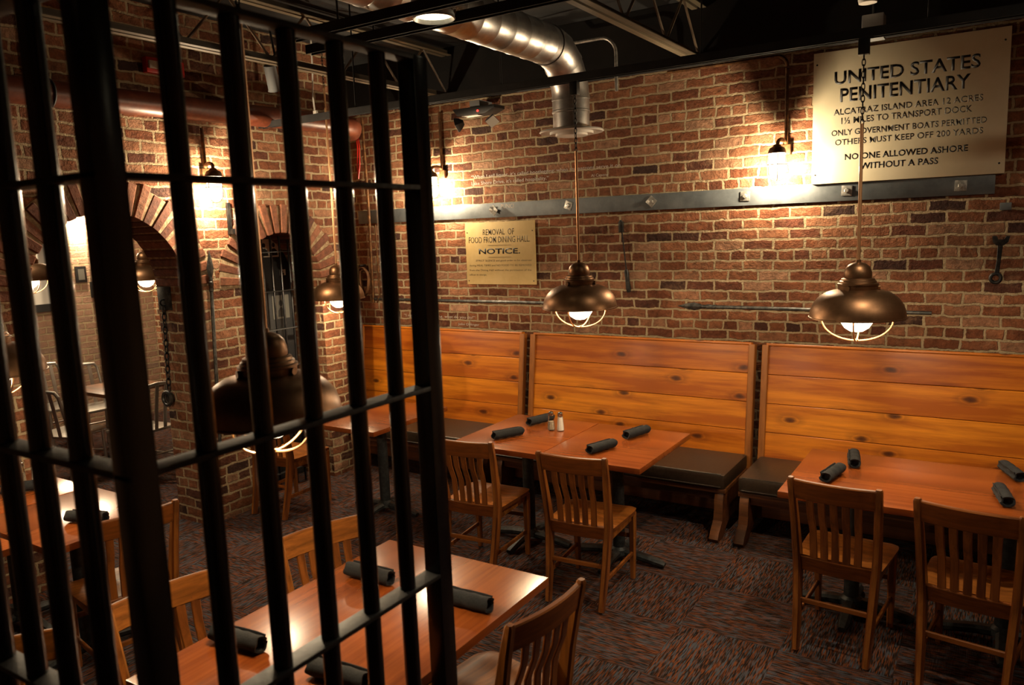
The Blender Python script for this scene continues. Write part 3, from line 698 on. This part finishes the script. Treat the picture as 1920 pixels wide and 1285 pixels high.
# ------------------------------------------------------------------ chairs
def make_chair(label, loc, rz):
    t = thing('slat_back_chair', label, 'chair', loc, rz, 'wooden slat back chairs')
    H = 0.868
    # rear posts run from floor to top
    for s in (-1, 1):
        bm = BM()
        P = [(s*0.158, -0.272, 0.008), (s*0.166, -0.222, 0.22), (s*0.175, -0.192, 0.42), (s*0.178, -0.192, 0.47), (s*0.184, -0.216, 0.62), (s*0.189, -0.246, 0.76), (s*0.192, -0.270, H-0.01), (s*0.192, -0.271, H)]
        beam(bm, P, [(0.030, 0.042), (0.035, 0.056), (0.036, 0.064), (0.036, 0.062), (0.035, 0.048), (0.034, 0.038), (0.032, 0.030), (0.022, 0.020)], (1, 0, 0), 0.22)
        lg = obj('rear_post', bm, 'chv', t)
        bm = BM(); lathe(bm, [(0.0, 0.0), (0.011, 0.0), (0.011, 0.009), (0.0, 0.009)], 12, (s*0.158, -0.272, 0)); obj('glide', bm, 'chrome', lg)
        bm = BM()
        beam(bm, [(s*0.178, 0.185, 0.415), (s*0.178, 0.186, 0.30), (s*0.175, 0.188, 0.008)], [(0.040, 0.040), (0.038, 0.038), (0.028, 0.028)], (1, 0, 0), 0.2)
        lg = obj('front_leg', bm, 'chv', t)
        bm = BM(); lathe(bm, [(0.0, 0.0), (0.011, 0.0), (0.011, 0.009), (0.0, 0.009)], 12, (s*0.175, 0.188, 0)); obj('glide', bm, 'chrome', lg)
    # curved crest rail
    bm = BM(); N = 10; pts = []; 
    for k in range(N+1):
        u = -1+2*k/N; pts.append((u*0.182, -0.259-0.022*(1-u*u), 0.812))
    beam(bm, pts, [(0.098, 0.021)]*(N+1), (0, 0.19, -0.98), 0.22)
    obj('crest_rail', bm, 'chx', t)
    # lower back rail
    bm = BM(); pts = []
    for k in range(N+1):
        u = -1+2*k/N; pts.append((u*0.170, -0.194-0.012*(1-u*u), 0.424))
    beam(bm, pts, [(0.074, 0.020)]*(N+1), (0, 0.1, -0.99), 0.2); obj('lower_back_rail', bm, 'chx', t)
    for i in range(5):
        u = (-2+i)*0.31; bm = BM()
        y0, y1 = -0.198-0.012*(1-u*u), -0.252-0.020*(1-u*u)
        P = [(u*0.158, y0+0.002, 0.445), (u*0.160, y0, 0.50), (u*0.164, y0-0.008, 0.60), (u*0.170, (y0+y1)/2-0.014, 0.69), (u*0.174, y1, 0.785)]
        beam(bm, P, [(0.035, 0.011), (0.034, 0.011), (0.033, 0.011), (0.033, 0.011), (0.035, 0.011)], (1, 0, 0), 0.25); obj('back_slat', bm, 'chv', t)
    # saddle seat
    bm = BM(); nx, ny = 14, 14; top, bot = [], []
    def outline(v): return 0.196+0.022*v if v < 0.75 else 0.2125-0.03*((v-0.75)/0.25)**2
    for j in range(ny+1):
        v = j/ny; y = -0.165+0.39*v; ra, rb = [], []
        for i in range(nx+1):
            u = -1+2*i/nx; hw = outline(v)
            dip = 0.020*math.exp(-((abs(u)-0.45)/0.34)**2)*math.exp(-((v-0.42)/0.36)**2)
            roll = 0.018*max(0, (v-0.82)/0.18)**2
            edge = 0.006*max(0, (abs(u)-0.88)/0.12)**2
            z = 0.452-dip-roll-edge
            ra.append(bm.verts.new((u*hw, y, z))); rb.append(bm.verts.new((u*hw*0.97, y*0.985, 0.418-0.004*(1-abs(u)))))
        top.append(ra); bot.append(rb)
    for j in range(ny):
        for i in range(nx):
            bm.faces.new((top[j][i], top[j][i+1], top[j+1][i+1], top[j+1][i])); bm.faces.new((bot[j][i], bot[j+1][i], bot[j+1][i+1], bot[j][i+1]))
    for j in range(ny):
        bm.faces.new((top[j][0], top[j+1][0], bot[j+1][0], bot[j][0])); bm.faces.new((top[j][nx], bot[j][nx], bot[j+1][nx], top[j+1][nx]))
    for i in range(nx):
        bm.faces.new((top[0][i], bot[0][i], bot[0][i+1], top[0][i+1])); bm.faces.new((top[ny][i], top[ny][i+1], bot[ny][i+1], bot[ny][i]))
    obj('seat', bm, 'chx', t, 50)
    bm = BM()
    for s in (-1, 1): beam(bm, [(s*0.168, -0.17, 0.392), (s*0.17, 0.168, 0.392)], (0.018, 0.046), (1, 0, 0), 0.1)
    beam(bm, [(-0.16, 0.178, 0.392), (0.16, 0.178, 0.392)], (0.046, 0.018), (0, 0, 1), 0.1)
    obj('apron', bm, 'chx', t)
    for s in (-1, 1):
        bm = BM(); beam(bm, [(s*0.165, -0.225, 0.165), (s*0.176, 0.186, 0.165)], (0.014, 0.026), (1, 0, 0), 0.25); obj('side_stretcher', bm, 'chx', t)
    for y, z, hx in ((-0.218, 0.24, 0.16), (0.186, 0.27, 0.17)):
        bm = BM(); beam(bm, [(-hx, y, z), (hx, y, z)], (0.026, 0.014), (0, 0, 1), 0.25); obj('cross_stretcher', bm, 'chx', t)
    return t
ch = make_chair('wooden slat back chair drawn up at the middle of the tables with the shakers', (2.91, -1.82, 0), R(4))
CH = [('wooden slat back chair at the salt and pepper table, half hidden by the cell post', (2.185, -1.815, 0), R(5)),
      ('wooden slat back chair at the left end of the long right-hand table', (4.245, -1.705, 0), R(-4)),
      ('rightmost wooden slat back chair, cut by the right edge of the photo', (4.80, -1.785, 0), R(-8)),
      ('wooden slat back chair at the bottom centre, right of the foreground table', (3.365, -3.54, 0), R(82.5)),
      ('wooden slat back chair with a bright shiny patch, far left side of the foreground table', (2.71, -3.51, 0), R(-107)),
      ('wooden slat back chair nearer the camera on the left side of the foreground table', (2.63, -4.155, 0), R(-99.5)),
      ('wooden slat back chair at the bottom left corner of the photo, only its crest showing', (2.48, -4.745, 0), R(-120)),
      ('dark wooden slat back chair beside the table with the lamp glare at left', (1.285, -3.66, 0), R(78)),
      ('wooden slat back chair in the corner against the pier under the nearest copper lamp', (0.26, -1.66, 0), R(3))]
for lab, loc, rz in CH: dup(ch, lab, loc, rz)

# ------------------------------------------------------------------ things on the tables
def make_napkin(label, loc, rz):
    t = thing('rolled_napkin', label, 'napkin', loc, rz, 'dark rolled napkins')
    bm = BM(); n = 30; outer = []
    for k in range(n):
        a = 2*PI*k/n; outer.append((0.021+0.006*k/n, a))
    rings = []; M = 12
    for j in range(M+1):
        x = -0.1+0.2*j/M; s = 1+0.04*math.sin(j*1.7)+0.02*math.sin(j*4.1)-(0.05 if j in (0, M) else 0)
        rings.append([bm.verts.new((x+0.004*math.sin(3*a+j), r*s*math.cos(a)*1.08, 0.0262+max(-0.0255, r*s*math.sin(a)*0.95))) for r, a in outer])
    for A, B in zip(rings[:-1], rings[1:]):
        for k in range(n): bm.faces.new((A[k], A[(k+1) % n], B[(k+1) % n], B[k]))
    for rg, sx in ((rings[0], 1), (rings[-1], -1)):
        c0 = [bm.verts.new((v.co.x+sx*0.002, v.co.y*0.72, 0.0262+(v.co.z-0.0262)*0.72)) for v in rg]
        c1 = [bm.verts.new((v.co.x+sx*0.022, v.co.y*0.62, 0.0262+(v.co.z-0.0262)*0.62)) for v in rg]
        for k in range(n):
            bm.faces.new((rg[k], rg[(k+1) % n], c0[(k+1) % n], c0[k])); bm.faces.new((c0[k], c0[(k+1) % n], c1[(k+1) % n], c1[k]))
        bm.faces.new(c1)
    obj('cloth_roll', bm, 'napkin', t, 60); t.scale = (1.05, 1.18, 1.18)
    bm = BM(); pts = [(-0.098, 0.018, 0.036), (0.098, 0.020, 0.037)]
    beam(bm, [(-0.094+0.188*k/6, 0.0195+0.0015*math.sin(k*2), 0.0335+0.0012*math.sin(k*3)) for k in range(7)], (0.024, 0.004), (0, 0.35, 0.94), 0.3); obj('loose_edge', bm, 'napkin', t)
    return t
nap = make_napkin('dark rolled napkin at the front left corner of the salt and pepper table', (2.19, -1.56, 0.7455), R(62))
NP = [('dark rolled napkin at the back of the salt and pepper table, left of the shakers', (2.20, -1.16, 0.7455), R(72)),
      ('dark rolled napkin right of the shakers, partly behind a chair crest', (2.865, -1.58, 0.7455), R(72)),
      ('dark rolled napkin at the back of the table right of the shakers', (2.925, -1.20, 0.7455), R(74)),
      ('dark rolled napkin at the back left of the long right-hand table', (4.20, -1.22, 0.7455), R(100)),
      ('dark rolled napkin with a loose flap just behind a chair crest on the right-hand table', (4.145, -1.52, 0.7455), R(80)),
      ('dark rolled napkin at the back of the right-hand table near the photo edge', (4.92, -1.12, 0.7455), R(110)),
      ('dark rolled napkin at the front of the right-hand table near the photo edge', (4.885, -1.53, 0.7455), R(100)),
      ('dark rolled napkin at the far left of the foreground table', (2.82, -3.545, 0.7455), R(3)),
      ('dark rolled napkin at the right edge of the foreground table beside the cell post', (3.275, -3.545, 0.7455), R(2)),
      ('dark rolled napkin at the near left of the foreground table, between the bars', (2.77, -4.12, 0.7455), R(5)),
      ('dark rolled napkin at the bottom of the photo on the foreground table', (3.215, -4.11, 0.7455), R(4)),
      ('dark rolled napkin on the left edge table, beside the small shakers', (0.36, -3.62, 0.7455), R(60)),
      ('dark rolled napkin in front of the bright glare on the table at left', (1.16, -3.72, 0.7455), R(20))]
for lab, loc, rz in NP: dup(nap, lab, loc, rz)
def shaker(name, label, loc, fill, group):
    t = thing(name, label, 'shaker', loc, 0.4, group); t.scale = (1.12, 1.12, 1.22)
    bm = BM(); lathe(bm, [(0.0, 0.0), (0.021, 0.0), (0.0225, 0.004), (0.020, 0.03), (0.0155, 0.078), (0.0150, 0.084)], 10); obj('glass_body', bm, 'glass', t, 20)
    bm = BM(); h = 0.078 if fill == 'salt' else 0.05
    lathe(bm, [(0.0, 0.004), (0.0185, 0.004), (0.0195, 0.006), (0.0178, 0.03), (0.0195-0.006*h/0.078, h), (0.0, h)], 10); obj('contents', bm, fill, t, 20)
    bm = BM(); lathe(bm, [(0.0162, 0.082), (0.0165, 0.094), (0.0155, 0.099), (0.010, 0.104), (0.0, 0.106)], 20); obj('screw_cap', bm, 'chrome', t)
    return t
s1 = shaker('salt_shaker', 'glass salt shaker full of white salt', (2.42, -1.275, 0.7455), 'salt', 'shakers on the middle table')
q1 = shaker('pepper_shaker', 'clear glass pepper shaker left of the white salt', (2.355, -1.285, 0.7455), 'pepper', 'shakers on the middle table')
dup(s1, 'small salt shaker on the table at the far left edge, by the dark napkin', (0.25, -3.50, 0.7455), 0, 'shakers on the left table')
dup(q1, 'small pepper shaker on the table at the far left edge', (0.19, -3.55, 0.7455), 0, 'shakers on the left table')

# ------------------------------------------------------------------ jail cell cage in front
def cage():
    t = thing('jail_cell_cage', 'black steel jail cell corner with upright bars and flat cross straps in the foreground', 'jail bars', (3.575, -4.88, 0))
    ox, oy = 3.575, -4.88; TOP = 2.50
    def post(x, y, w):
        bm = BM(); box(bm, x-ox-w/2, x-ox+w/2, y-oy-w/2, y-oy+w/2, 0, TOP, 0.006); obj('post', bm, 'bars', t)
    post(3.575, -4.056, 0.054); post(3.575, -4.878, 0.054)
    for y in (-4.186, -4.322, -4.461, -4.599, -4.734):
        bm = BM(); tube(bm, [(3.575-ox, y-oy, 0.02), (3.575-ox, y-oy, TOP)], 0.0205, 16); obj('bar', bm, 'bars', t)
    for x in (3.404, 3.259, 3.124, 2.985, 2.865):
        bm = BM(); tube(bm, [(x-ox, 0.002, 0.02), (x-ox, 0.002, TOP)], 0.0205, 16); obj('bar', bm, 'bars', t)
    for z in (0.13, 0.64, 1.155, 1.668, 2.18, 2.493):
        bm = BM()
        box(bm, 3.549-ox, 3.601-ox, -4.905-oy, -4.035-oy, z-0.006, z+0.006, 0.002)
        box(bm, 2.85-ox, 3.5485-ox, -4.904-oy, -4.852-oy, z-0.006, z+0.006, 0.002)
        obj('cross_strap', bm, 'strap', t)
    return t
cage()

# ------------------------------------------------------------------ iron things hung on the back wall
def screwdriver():
    t = thing('hand_tool', 'thin dark iron tool with a turned handle hung upright on the bricks', 'wall tool', (2.34, -0.03, 1.83))
    d = Vector((0.03, 0, -0.28)); 
    bm = BM(); tube(bm, [d*-1.0, d*-0.85, d*-0.8, d*0.3, d*0.35], [0.012, 0.013, 0.006, 0.005, 0.008], 8); obj('shank', bm, 'tool', t)
    bm = BM(); tube(bm, [d*0.36, d*0.42, d*0.6, d*0.9, d*1.0], [0.012, 0.019, 0.017, 0.020, 0.014], 10); obj('handle', bm, 'tool', t)
    bm = BM(); box(bm, -0.045, -0.012, -0.012, 0.02, 0.185, 0.27, 0.004); obj('head', bm, 'tool', t)
screwdriver()
def wrench():
    t = thing('old_wrench', 'black iron wrench hung on the bricks at the far right', 'wall tool', (4.81, -0.03, 1.78))
    bm = BM(); beam(bm, [(0.004, 0, 0.10), (0, 0, 0), (-0.008, 0, -0.09)], [(0.030, 0.014), (0.022, 0.012), (0.026, 0.014)], (1, 0, 0), 0.2); obj('shaft', bm, 'tool', t)
    bm = BM(); prism(bm, [(-0.018, 0.085), (0.022, 0.085), (0.045, 0.105), (0.052, 0.14), (0.032, 0.14), (0.022, 0.118), (-0.010, 0.118), (-0.016, 0.142), (-0.040, 0.142), (-0.036, 0.105)], 'Y', -0.010, 0.010, 0, 0.002); obj('open_jaw', bm, 'tool', t)
    bm = BM(); torus(bm, (-0.012, 0, -0.115), 0.027, 0.011, 'Y', 20, 8); obj('ring_end', bm, 'tool', t)
    bm = BM(); box(bm, -0.01, 0.03, -0.006, 0.012, 0.30, 0.34, 0.003); 
    bm.free()
wrench()
bm = BM(); box(bm, 4.80, 4.86, -0.012, -0.001, 2.075, 2.12, 0.003); tag(obj('steel_tag', bm, 'steel'), 'small blue-grey steel plate on the bricks above the wrench', 'plate')
def spear(label, a, b, n, group):
    """a = tip, b = butt, n = direction away from the wall"""
    a, b, n = Vector(a), Vector(b), Vector(n); t = thing('iron_spear', label, 'spear', tuple(a), 0, group)
    d = (b-a); L = d.length; d.normalize(); u = d.cross(n)
    bm = BM(); P = lambda s, w, h: a*0+d*s+u*w+n*h
    rings = []
    for s, w, h in ((0.0, 0.001, 0.001), (0.07, 0.020, 0.006), (0.13, 0.030, 0.009), (0.18, 0.018, 0.010), (0.20, 0.010, 0.010)):
        rings.append([bm.verts.new(P(s, x*w, y*h)) for x, y in ((1, 0), (0, 1), (-1, 0), (0, -1))])
    for A, B in zip(rings[:-1], rings[1:]):
        for k in range(4): bm.faces.new((A[k], A[(k+1) % 4], B[(k+1) % 4], B[k]))
    bm.faces.new(rings[0]); bm.faces.new(rings[-1]); obj('spear_head', bm, 'spear', t, 20)
    bm = BM(); tube(bm, [d*0.19, d*0.22, d*0.225, d*0.25, d*0.255, d*0.29, d*0.295], [0.013, 0.014, 0.018, 0.018, 0.015, 0.017, 0.013], 10); obj('socket', bm, 'spear', t)
    bm = BM(); tube(bm, [d*0.29, d*(L*0.6), d*L], [0.013, 0.0135, 0.012], 10); obj('shaft', bm, 'spear', t)
spear('grey iron spear lying level on the bricks behind the rightmost copper pendant', (2.765, -0.025, 1.452), (4.46, -0.025, 1.440), (0, -1, 0), 'iron spears')
spear('grey iron spear lying level on the bricks under the tan notice', (2.02, -0.025, 1.452), (-0.30, -0.025, 1.455), (0, -1, 0), 'iron spears')
spear('grey iron spear standing upright against the pier between the arches', (0.028, -2.06, 2.0), (0.028, -2.12, 0.55), (1, 0, 0), 'iron spears')
# conduits, leather and cable in the corner recess
bm = BM(); tube(bm, [(-0.30, -0.03, 3.15), (-0.285, -0.03, 2.3), (-0.30, -0.03, 1.42)], 0.014, 8); tag(obj('electrical_conduit', bm, 'rust'), 'upright conduit on the back wall in the corner left of the steel band end', 'conduit')
bm = BM(); tube(bm, [(-0.215, -0.03, 2.16), (-0.215, -0.03, 1.50), (-0.25, -0.03, 1.42)], 0.008, 8); tag(obj('electrical_conduit', bm, 'rust'), 'thinner conduit beside the upright one, under the steel band', 'conduit')
t = thing('leather_strap_loop', 'brown leather strap loops hung in the corner behind the far copper pendant', 'strap', (-0.40, -0.05, 1.62))
bm = BM()
for k, (rx, rz, dx) in enumerate(((0.07, 0.14, 0.0), (0.05, 0.12, 0.035))):
    pts = [(dx+rx*math.cos(2*PI*i/24), -0.012*k+0.01*math.sin(2*PI*i/12), rz*math.sin(2*PI*i/24)) for i in range(25)]
    beam(bm, pts, [(0.035, 0.006)]*25, (0, 1, 0), 0.2)
obj('loops', bm, 'leather', t); bm = BM(); tube(bm, [(0.0, 0.05, 0.16), (0.0, -0.03, 0.16)], 0.008, 8); obj('peg', bm, 'tool', t)
bm = BM(); tube(bm, [(-0.38, -0.03, 2.98), (-0.36, -0.05, 2.88), (-0.385, -0.04, 2.70), (-0.37, -0.05, 2.6), (-0.35, -0.045, 2.72), (-0.345, -0.04, 2.9), (-0.36, -0.03, 2.99)], 0.006, 6)
tag(obj('red_cable', bm, 'red'), 'red cable looped in the corner below the oxide red pipe', 'cable')

# ------------------------------------------------------------------ emergency light, junction box
def emergency_light():
    t = thing('emergency_light', 'black twin head emergency light with a red dot on the brick wall', 'emergency light', (1.10, -0.17, 3.03))
    bm = BM(); prism(bm, [(-0.20, 0.035), (-0.16, -0.015), (0.12, -0.015), (0.21, 0.02), (0.21, 0.045), (-0.20, 0.045)], 'Y', -0.06, 0.10, 0, 0.004); obj('body', bm, 'dkplastic', t)
    bm = BM(); box(bm, -0.05, 0.05, -0.03, 0.16, 0.046, 0.10, 0.004); obj('mount', bm, 'greybox', t)
    bm = BM(); box(bm, -0.12, 0.04, -0.05, 0.03, -0.022, -0.0155, 0.001); obj('underside_label', bm, 'white', t)
    bm = BM(); lathe(bm, [(0.0, -0.068), (0.008, -0.066), (0.009, -0.06)], 10, (0.05, 0, 0.008), 'Y'); obj('indicator', bm, 'redled', t)
    for s, rot in ((-1, -0.5), (1, 0.45)):
        bm = BM(); lathe(bm, [(0.0, 0.05), (0.02, 0.05), (0.045, 0.02), (0.058, -0.005), (0.060, -0.02)], 4); h = obj('lamp_head', bm, 'dkplastic', t, 20)
        h.location = (s*0.17-0.01, -0.02, -0.075); h.rotation_euler = (R(-50) if s > 0 else R(10), 0, R(45)) if s > 0 else (R(20), R(70), R(45))
        bm = BM(); lathe(bm, [(0.0, -0.016), (0.058, -0.016), (0.058, -0.021), (0.0, -0.021)], 4); obj('lens', bm, 'white', h, 20)
emergency_light()
bm = BM(); box(bm, 4.05, 4.17, -0.36, -0.25, 3.12, 3.26, 0.006); b = tag(obj('junction_box', bm, 'greybox'), 'grey junction box on a drop pipe above the cream sign', 'junction box')
bm = BM(); tube(bm, [(4.11, -0.305, 3.255), (4.11, -0.305, 3.62)], 0.012, 8); obj('drop_pipe', bm, 'black', b)
bm = BM(); lathe(bm, [(0.0, 0.0), (0.05, 0.0), (0.055, 0.02), (0.055, 0.045), (0.0, 0.05)], 20, (4.09, -0.42, 3.31)); tag(obj('smoke_detector', bm, 'white'), 'round white detector at the top edge above the junction box', 'detector')
bm = BM(); tube(bm, [(4.09, -0.42, 3.358), (4.09, -0.42, 3.62)], 0.01, 8); obj('stem', bm, 'black', bpy.data.objects['smoke_detector'])

# ------------------------------------------------------------------ left wall things
bm = BM(); tube(bm, [(0.10, -6.5, 2.90), (0.10, -0.72, 2.985), (0.095, -0.62, 2.985), (0.02, -0.50, 2.985), (-0.14, -0.34, 2.985), (-0.32, -0.30, 2.985)], 0.077, 20)
pp = tag(obj('sprinkler_pipe', bm, 'redpipe'), 'thick oxide red pipe running high along the arched brick wall', 'pipe')
bm = BM()
for y in (-1.25, -3.1, -4.9):
    bm = BM(); torus(bm, (0.10, y, 2.985-(-0.72-y)*0.0147), 0.081, 0.008, 'Y', 24, 6); tube(bm, [(0.10, y, 3.05), (0.10, y, 3.62)], 0.006, 6); obj('hanger_ring', bm, 'black', pp)
t = thing('wall_strobe', 'red alarm strobe high on the arched wall behind the bars', 'alarm', (0.0, -2.28, 3.22))
bm = BM(); box(bm, 0.001, 0.05, -0.14, 0.14, -0.045, 0.055, 0.006); obj('housing', bm, 'red', t)
bm = BM(); box(bm, 0.0505, 0.07, -0.13, -0.04, -0.02, 0.03, 0.004); obj('flash_lens', bm, 'white', t)
t = thing('track_spotlight', 'dark cylindrical spotlight hung near the ceiling before the arched wall', 'spotlight', (0.30, -1.60, 3.22))
bm = BM(); a = Vector((0.02, -0.035, 0.085)); tube(bm, [a, a*0.9, a*-0.9, a*-1.0], [0.03, 0.042, 0.045, 0.05], 20); obj('can', bm, 'greybox', t)
bm = BM(); tube(bm, [(0.0, 0.03, 0.03), (0.0, 0.05, 0.12), (0.0, 0.0, 0.40)], 0.008, 8); obj('yoke', bm, 'black', t)
bm = BM(); tube(bm, [(0.31, -1.2, 3.62), (0.30, -1.2, 3.3), (0.285, -1.2, 3.15), (0.295, -1.2, 3.03)], 0.006, 6); wi = tag(obj('hanging_wire', bm, 'white'), 'thin pale wire dangling from the ceiling in front of the arched wall', 'wire')
bm = BM(); box(bm, 0.285, 0.32, -1.21, -1.19, 3.0, 3.03, 0.003); obj('connector', bm, 'white', wi)
t = thing('padlock_plate', 'rusty iron plate with a chain and shackle ring on the side of the big arch', 'iron plate', (-0.26, -2.25, 1.67))
bm = BM(); box(bm, -0.075, 0.075, -0.010, 0.0, -0.085, 0.085, 0.003); obj('back_plate', bm, 'spear', t)
bm = BM(); torus(bm, (0.0, -0.02, -0.03), 0.022, 0.006, 'X', 16, 6)
for k in range(13): link_torus(bm, (-0.003*k, -0.02, -0.085-0.048*k), 0.06, 0.03, 0.005, k % 2)
obj('chain', bm, 'tool', t)
bm = BM(); torus(bm, (-0.045, -0.035, -0.735), 0.048, 0.014, 'Y', 24, 8); tube(bm, [(-0.045, -0.022, -0.735), (-0.045, 0.0, -0.735)], 0.04, 20); obj('shackle_ring', bm, 'spear', t)
bm = BM(); box(bm, 0.0, 0.022, -1.865, -1.84, 2.11, 2.34, 0.003); box(bm, 0.0225, 0.06, -1.862, -1.843, 2.11, 2.15, 0.003); tag(obj('wall_hook', bm, 'tool'), 'small iron hook on the bricks just left of the narrow arch', 'hook')

# barred gate with posters in the narrow arch
t = thing('barred_gate', 'black barred gate standing in the narrow arch', 'gate', (-0.12, -1.38, 0))
bm = BM()
for k in range(9):
    y = -0.36+0.09*k; zt = 1.72+math.sqrt(max(0.0, 0.385**2-y*y)) if abs(y) < 0.385 else 1.72
    bm = bm if k == 0 else BM()
    tube(bm, [(0, y, 0.02), (0, y, zt-0.01)], 0.009, 8); obj('gate_bar', bm, 'bars', t)
for z in (0.15, 0.7, 1.02, 1.335, 1.645, 1.96):
    bm = BM(); hw = 0.385 if z < 1.75 else 0.30; box(bm, -0.02, 0.02, -hw, hw, z-0.004, z+0.004, 0.001); obj('gate_strap', bm, 'strap', t)
t = thing('poster_board', 'charcoal board behind the barred gate', 'board', (-0.357, -1.38, 0))
bm = BM(); box(bm, -0.02, 0.0, -0.48, 0.55, 0.0, 2.25, 0.003); obj('panel', bm, 'board', t)
def poster(label, y, z, w, h, two, m):
    t = thing('portrait_poster', label, 'poster', (-0.3565, y, z), 0, 'posters behind the gate')
    bm = BM(); box(bm, 0, 0.004, -w/2, w/2, -h/2, h/2); obj('sheet', bm, m, t)
    bm = BM()
    for cy in ((-w/4, w/4) if two else (0,)):
        r = h*0.13
        pts = [(cy+r*0.8*math.cos(a), h*0.16+r*math.sin(a)) for a in [2*PI*k/14 for k in range(14)]]; prism(bm, pts, 'X', 0.0041, 0.005)
        prism(bm, [(cy-w*0.2, -h*0.42), (cy+w*0.2, -h*0.42), (cy+w*0.17, -h*0.15), (cy+w*0.05, -h*0.02), (cy-w*0.05, -h*0.02), (cy-w*0.17, -h*0.15)], 'X', 0.0041, 0.005)
    obj('printed_figure', bm, 'ink', t, 0)
poster('pale two portrait poster at the top behind the barred gate', -1.20, 1.99, 0.20, 0.15, True, 'paper')
poster('grey single portrait poster lower down behind the barred gate', -1.12, 1.49, 0.18, 0.20, False, 'photo')
poster('small scrap of pale paper beside the portraits behind the gate', -1.07, 1.78, 0.06, 0.05, False, 'paper')

# ------------------------------------------------------------------ side room seen through the big arch
sconce('caged jar lamp glowing in the side room under the big arch', (-3.9, -0.86, 2.40), PI/2, FAR_W)
t = thing('framed_board', 'pale board in a thick black frame on the side room wall', 'picture', (-3.898, -1.30, 1.88))
bm = BM(); box(bm, 0, 0.02, -0.26, 0.10, -0.42, 0.42); obj('picture_face', bm, 'white', t)
bm = BM(); box(bm, 0, 0.05, 0.101, 0.18, -0.50, 0.50); box(bm, 0, 0.05, -0.34, -0.261, -0.50, 0.50); box(bm, 0, 0.05, -0.26, 0.10, 0.421, 0.50); box(bm, 0, 0.05, -0.26, 0.10, -0.50, -0.421); obj('frame', bm, 'dkplastic', t)
for y, z, lab in ((-0.85, 1.75, 'small dark framed picture on the side room wall, the left one'), (-0.70, 1.57, 'small dark framed picture on the side room wall, lower right one')):
    t = thing('small_picture', lab, 'picture', (-3.898, y, z), 0, 'small pictures in the side room'); bm = BM(); box(bm, 0, 0.02, -0.06, 0.06, -0.09, 0.09, 0.003); obj('frame', bm, 'dkplastic', t)
    bm = BM(); box(bm, 0.0201, 0.022, -0.035, 0.035, -0.06, 0.06); obj('print', bm, 'photo', t)
def alu_chair(label, loc, rz):
    t = thing('aluminium_chair', label, 'chair', loc, rz, 'aluminium chairs in the side room')
    for s in (-1, 1):
        bm = BM(); tube(bm, [(s*0.19, 0.19, 0.0), (s*0.185, 0.18, 0.44)], 0.014, 10); obj('front_leg', bm, 'alu', t)
        bm = BM(); tube(bm, [(s*0.19, -0.24, 0.0), (s*0.185, -0.19, 0.44), (s*0.18, -0.21, 0.60), (s*0.165, -0.25, 0.82)], 0.014, 10); obj('rear_leg', bm, 'alu', t)
    bm = BM(); tube(bm, [(-0.165, -0.25, 0.815), (-0.14, -0.258, 0.855), (0, -0.265, 0.866), (0.14, -0.258, 0.855), (0.165, -0.25, 0.815)], 0.015, 10); obj('top_rail', bm, 'alu', t)
    bm = BM()
    for x in (-0.09, 0, 0.09): beam(bm, [(x, -0.195, 0.46), (x, -0.217, 0.62), (x, -0.262, 0.86)], (0.035, 0.008), (1, 0, 0), 0.2)
    obj('back_slats', bm, 'alu', t)
    bm = BM(); box(bm, -0.205, 0.205, -0.2, 0.21, 0.435, 0.462, 0.01); obj('seat', bm, 'alu', t)
    bm = BM()
    for s in (-1, 1): tube(bm, [(s*0.188, 0.185, 0.18), (s*0.188, -0.22, 0.18)], 0.009, 8)
    tube(bm, [(-0.187, 0.185, 0.24), (0.187, 0.185, 0.24)], 0.009, 8); tube(bm, [(-0.187, -0.215, 0.24), (0.187, -0.215, 0.24)], 0.009, 8); obj('stretchers', bm, 'alu', t)
    return t
ac = alu_chair('aluminium chair in the side room with its slatted back to the pale wall', (-2.85, -1.42, 0), R(-95))
for lab, loc, rz in (('aluminium chair in the side room, nearest to the left jamb of the arch', (-2.05, -2.12, 0), R(20)),
                     ('aluminium chair in the side room seen side on, in the middle of the arch', (-1.55, -1.75, 0), R(95)),
                     ('aluminium chair in the side room at the right jamb of the arch', (-1.35, -1.28, 0), R(60)),
                     ('aluminium chair in the side room farthest back against the wall', (-3.3, -1.55, 0), R(-90))):
    dup(ac, lab, loc, rz)
table('small table in the side room with a dark rolled napkin on it', -2.2, -1.55, 0.62, 0.62, 'side room tables', 'X', 1, 'darkwood')
dup(nap, 'dark rolled napkin on the side room table', (-2.0, -1.62, 0.7455), R(20))

# ------------------------------------------------------------------ unseen downlights outside the frame, mostly added as fill light
def unseen_can_spot(x, y, z, w, ang, label, tgt=None, col=(1.0, 0.82, 0.58), blend=0.7, size=0.05):
    downlight(x, y, z, label)
    ld = bpy.data.lights.new('unseen_downlight_beam', 'SPOT'); ld.energy = w*SPOT_W; ld.color = col; ld.spot_size = R(ang); ld.spot_blend = blend; ld.shadow_soft_size = size
    lo = bpy.data.objects.new('unseen_downlight_beam', ld); COL.objects.link(lo); lo.location = (x, y, z-0.01)
    if tgt: lo.rotation_euler = (Vector(tgt)-Vector((x, y, z))).to_track_quat('-Z', 'Y').to_euler()
unseen_can_spot(4.72, -2.42, 3.38, 110, 110, 'round ceiling downlight out of the frame over the right-hand chairs', (4.5, -2.5, 0), size=0.03)
unseen_can_spot(2.2, -6.3, 3.40, 70, 110, 'added unseen downlight, fill light for the lower left', (1.8, -4.8, 0))  # fill lamp added to brighten the left, no known fitting there
unseen_can_spot(6.2, -3.0, 3.40, 60, 110, 'added unseen downlight, fill light at the right', (5.6, -1.2, 0.3))  # added fill lamp and housing beyond the right edge, source not known
unseen_can_spot(-1.9, -2.6, 3.40, 150, 120, 'added unseen downlight, fill light for the side room', (-2.2, -1.6, 0))  # lamp and housing added to raise the side room's brightness
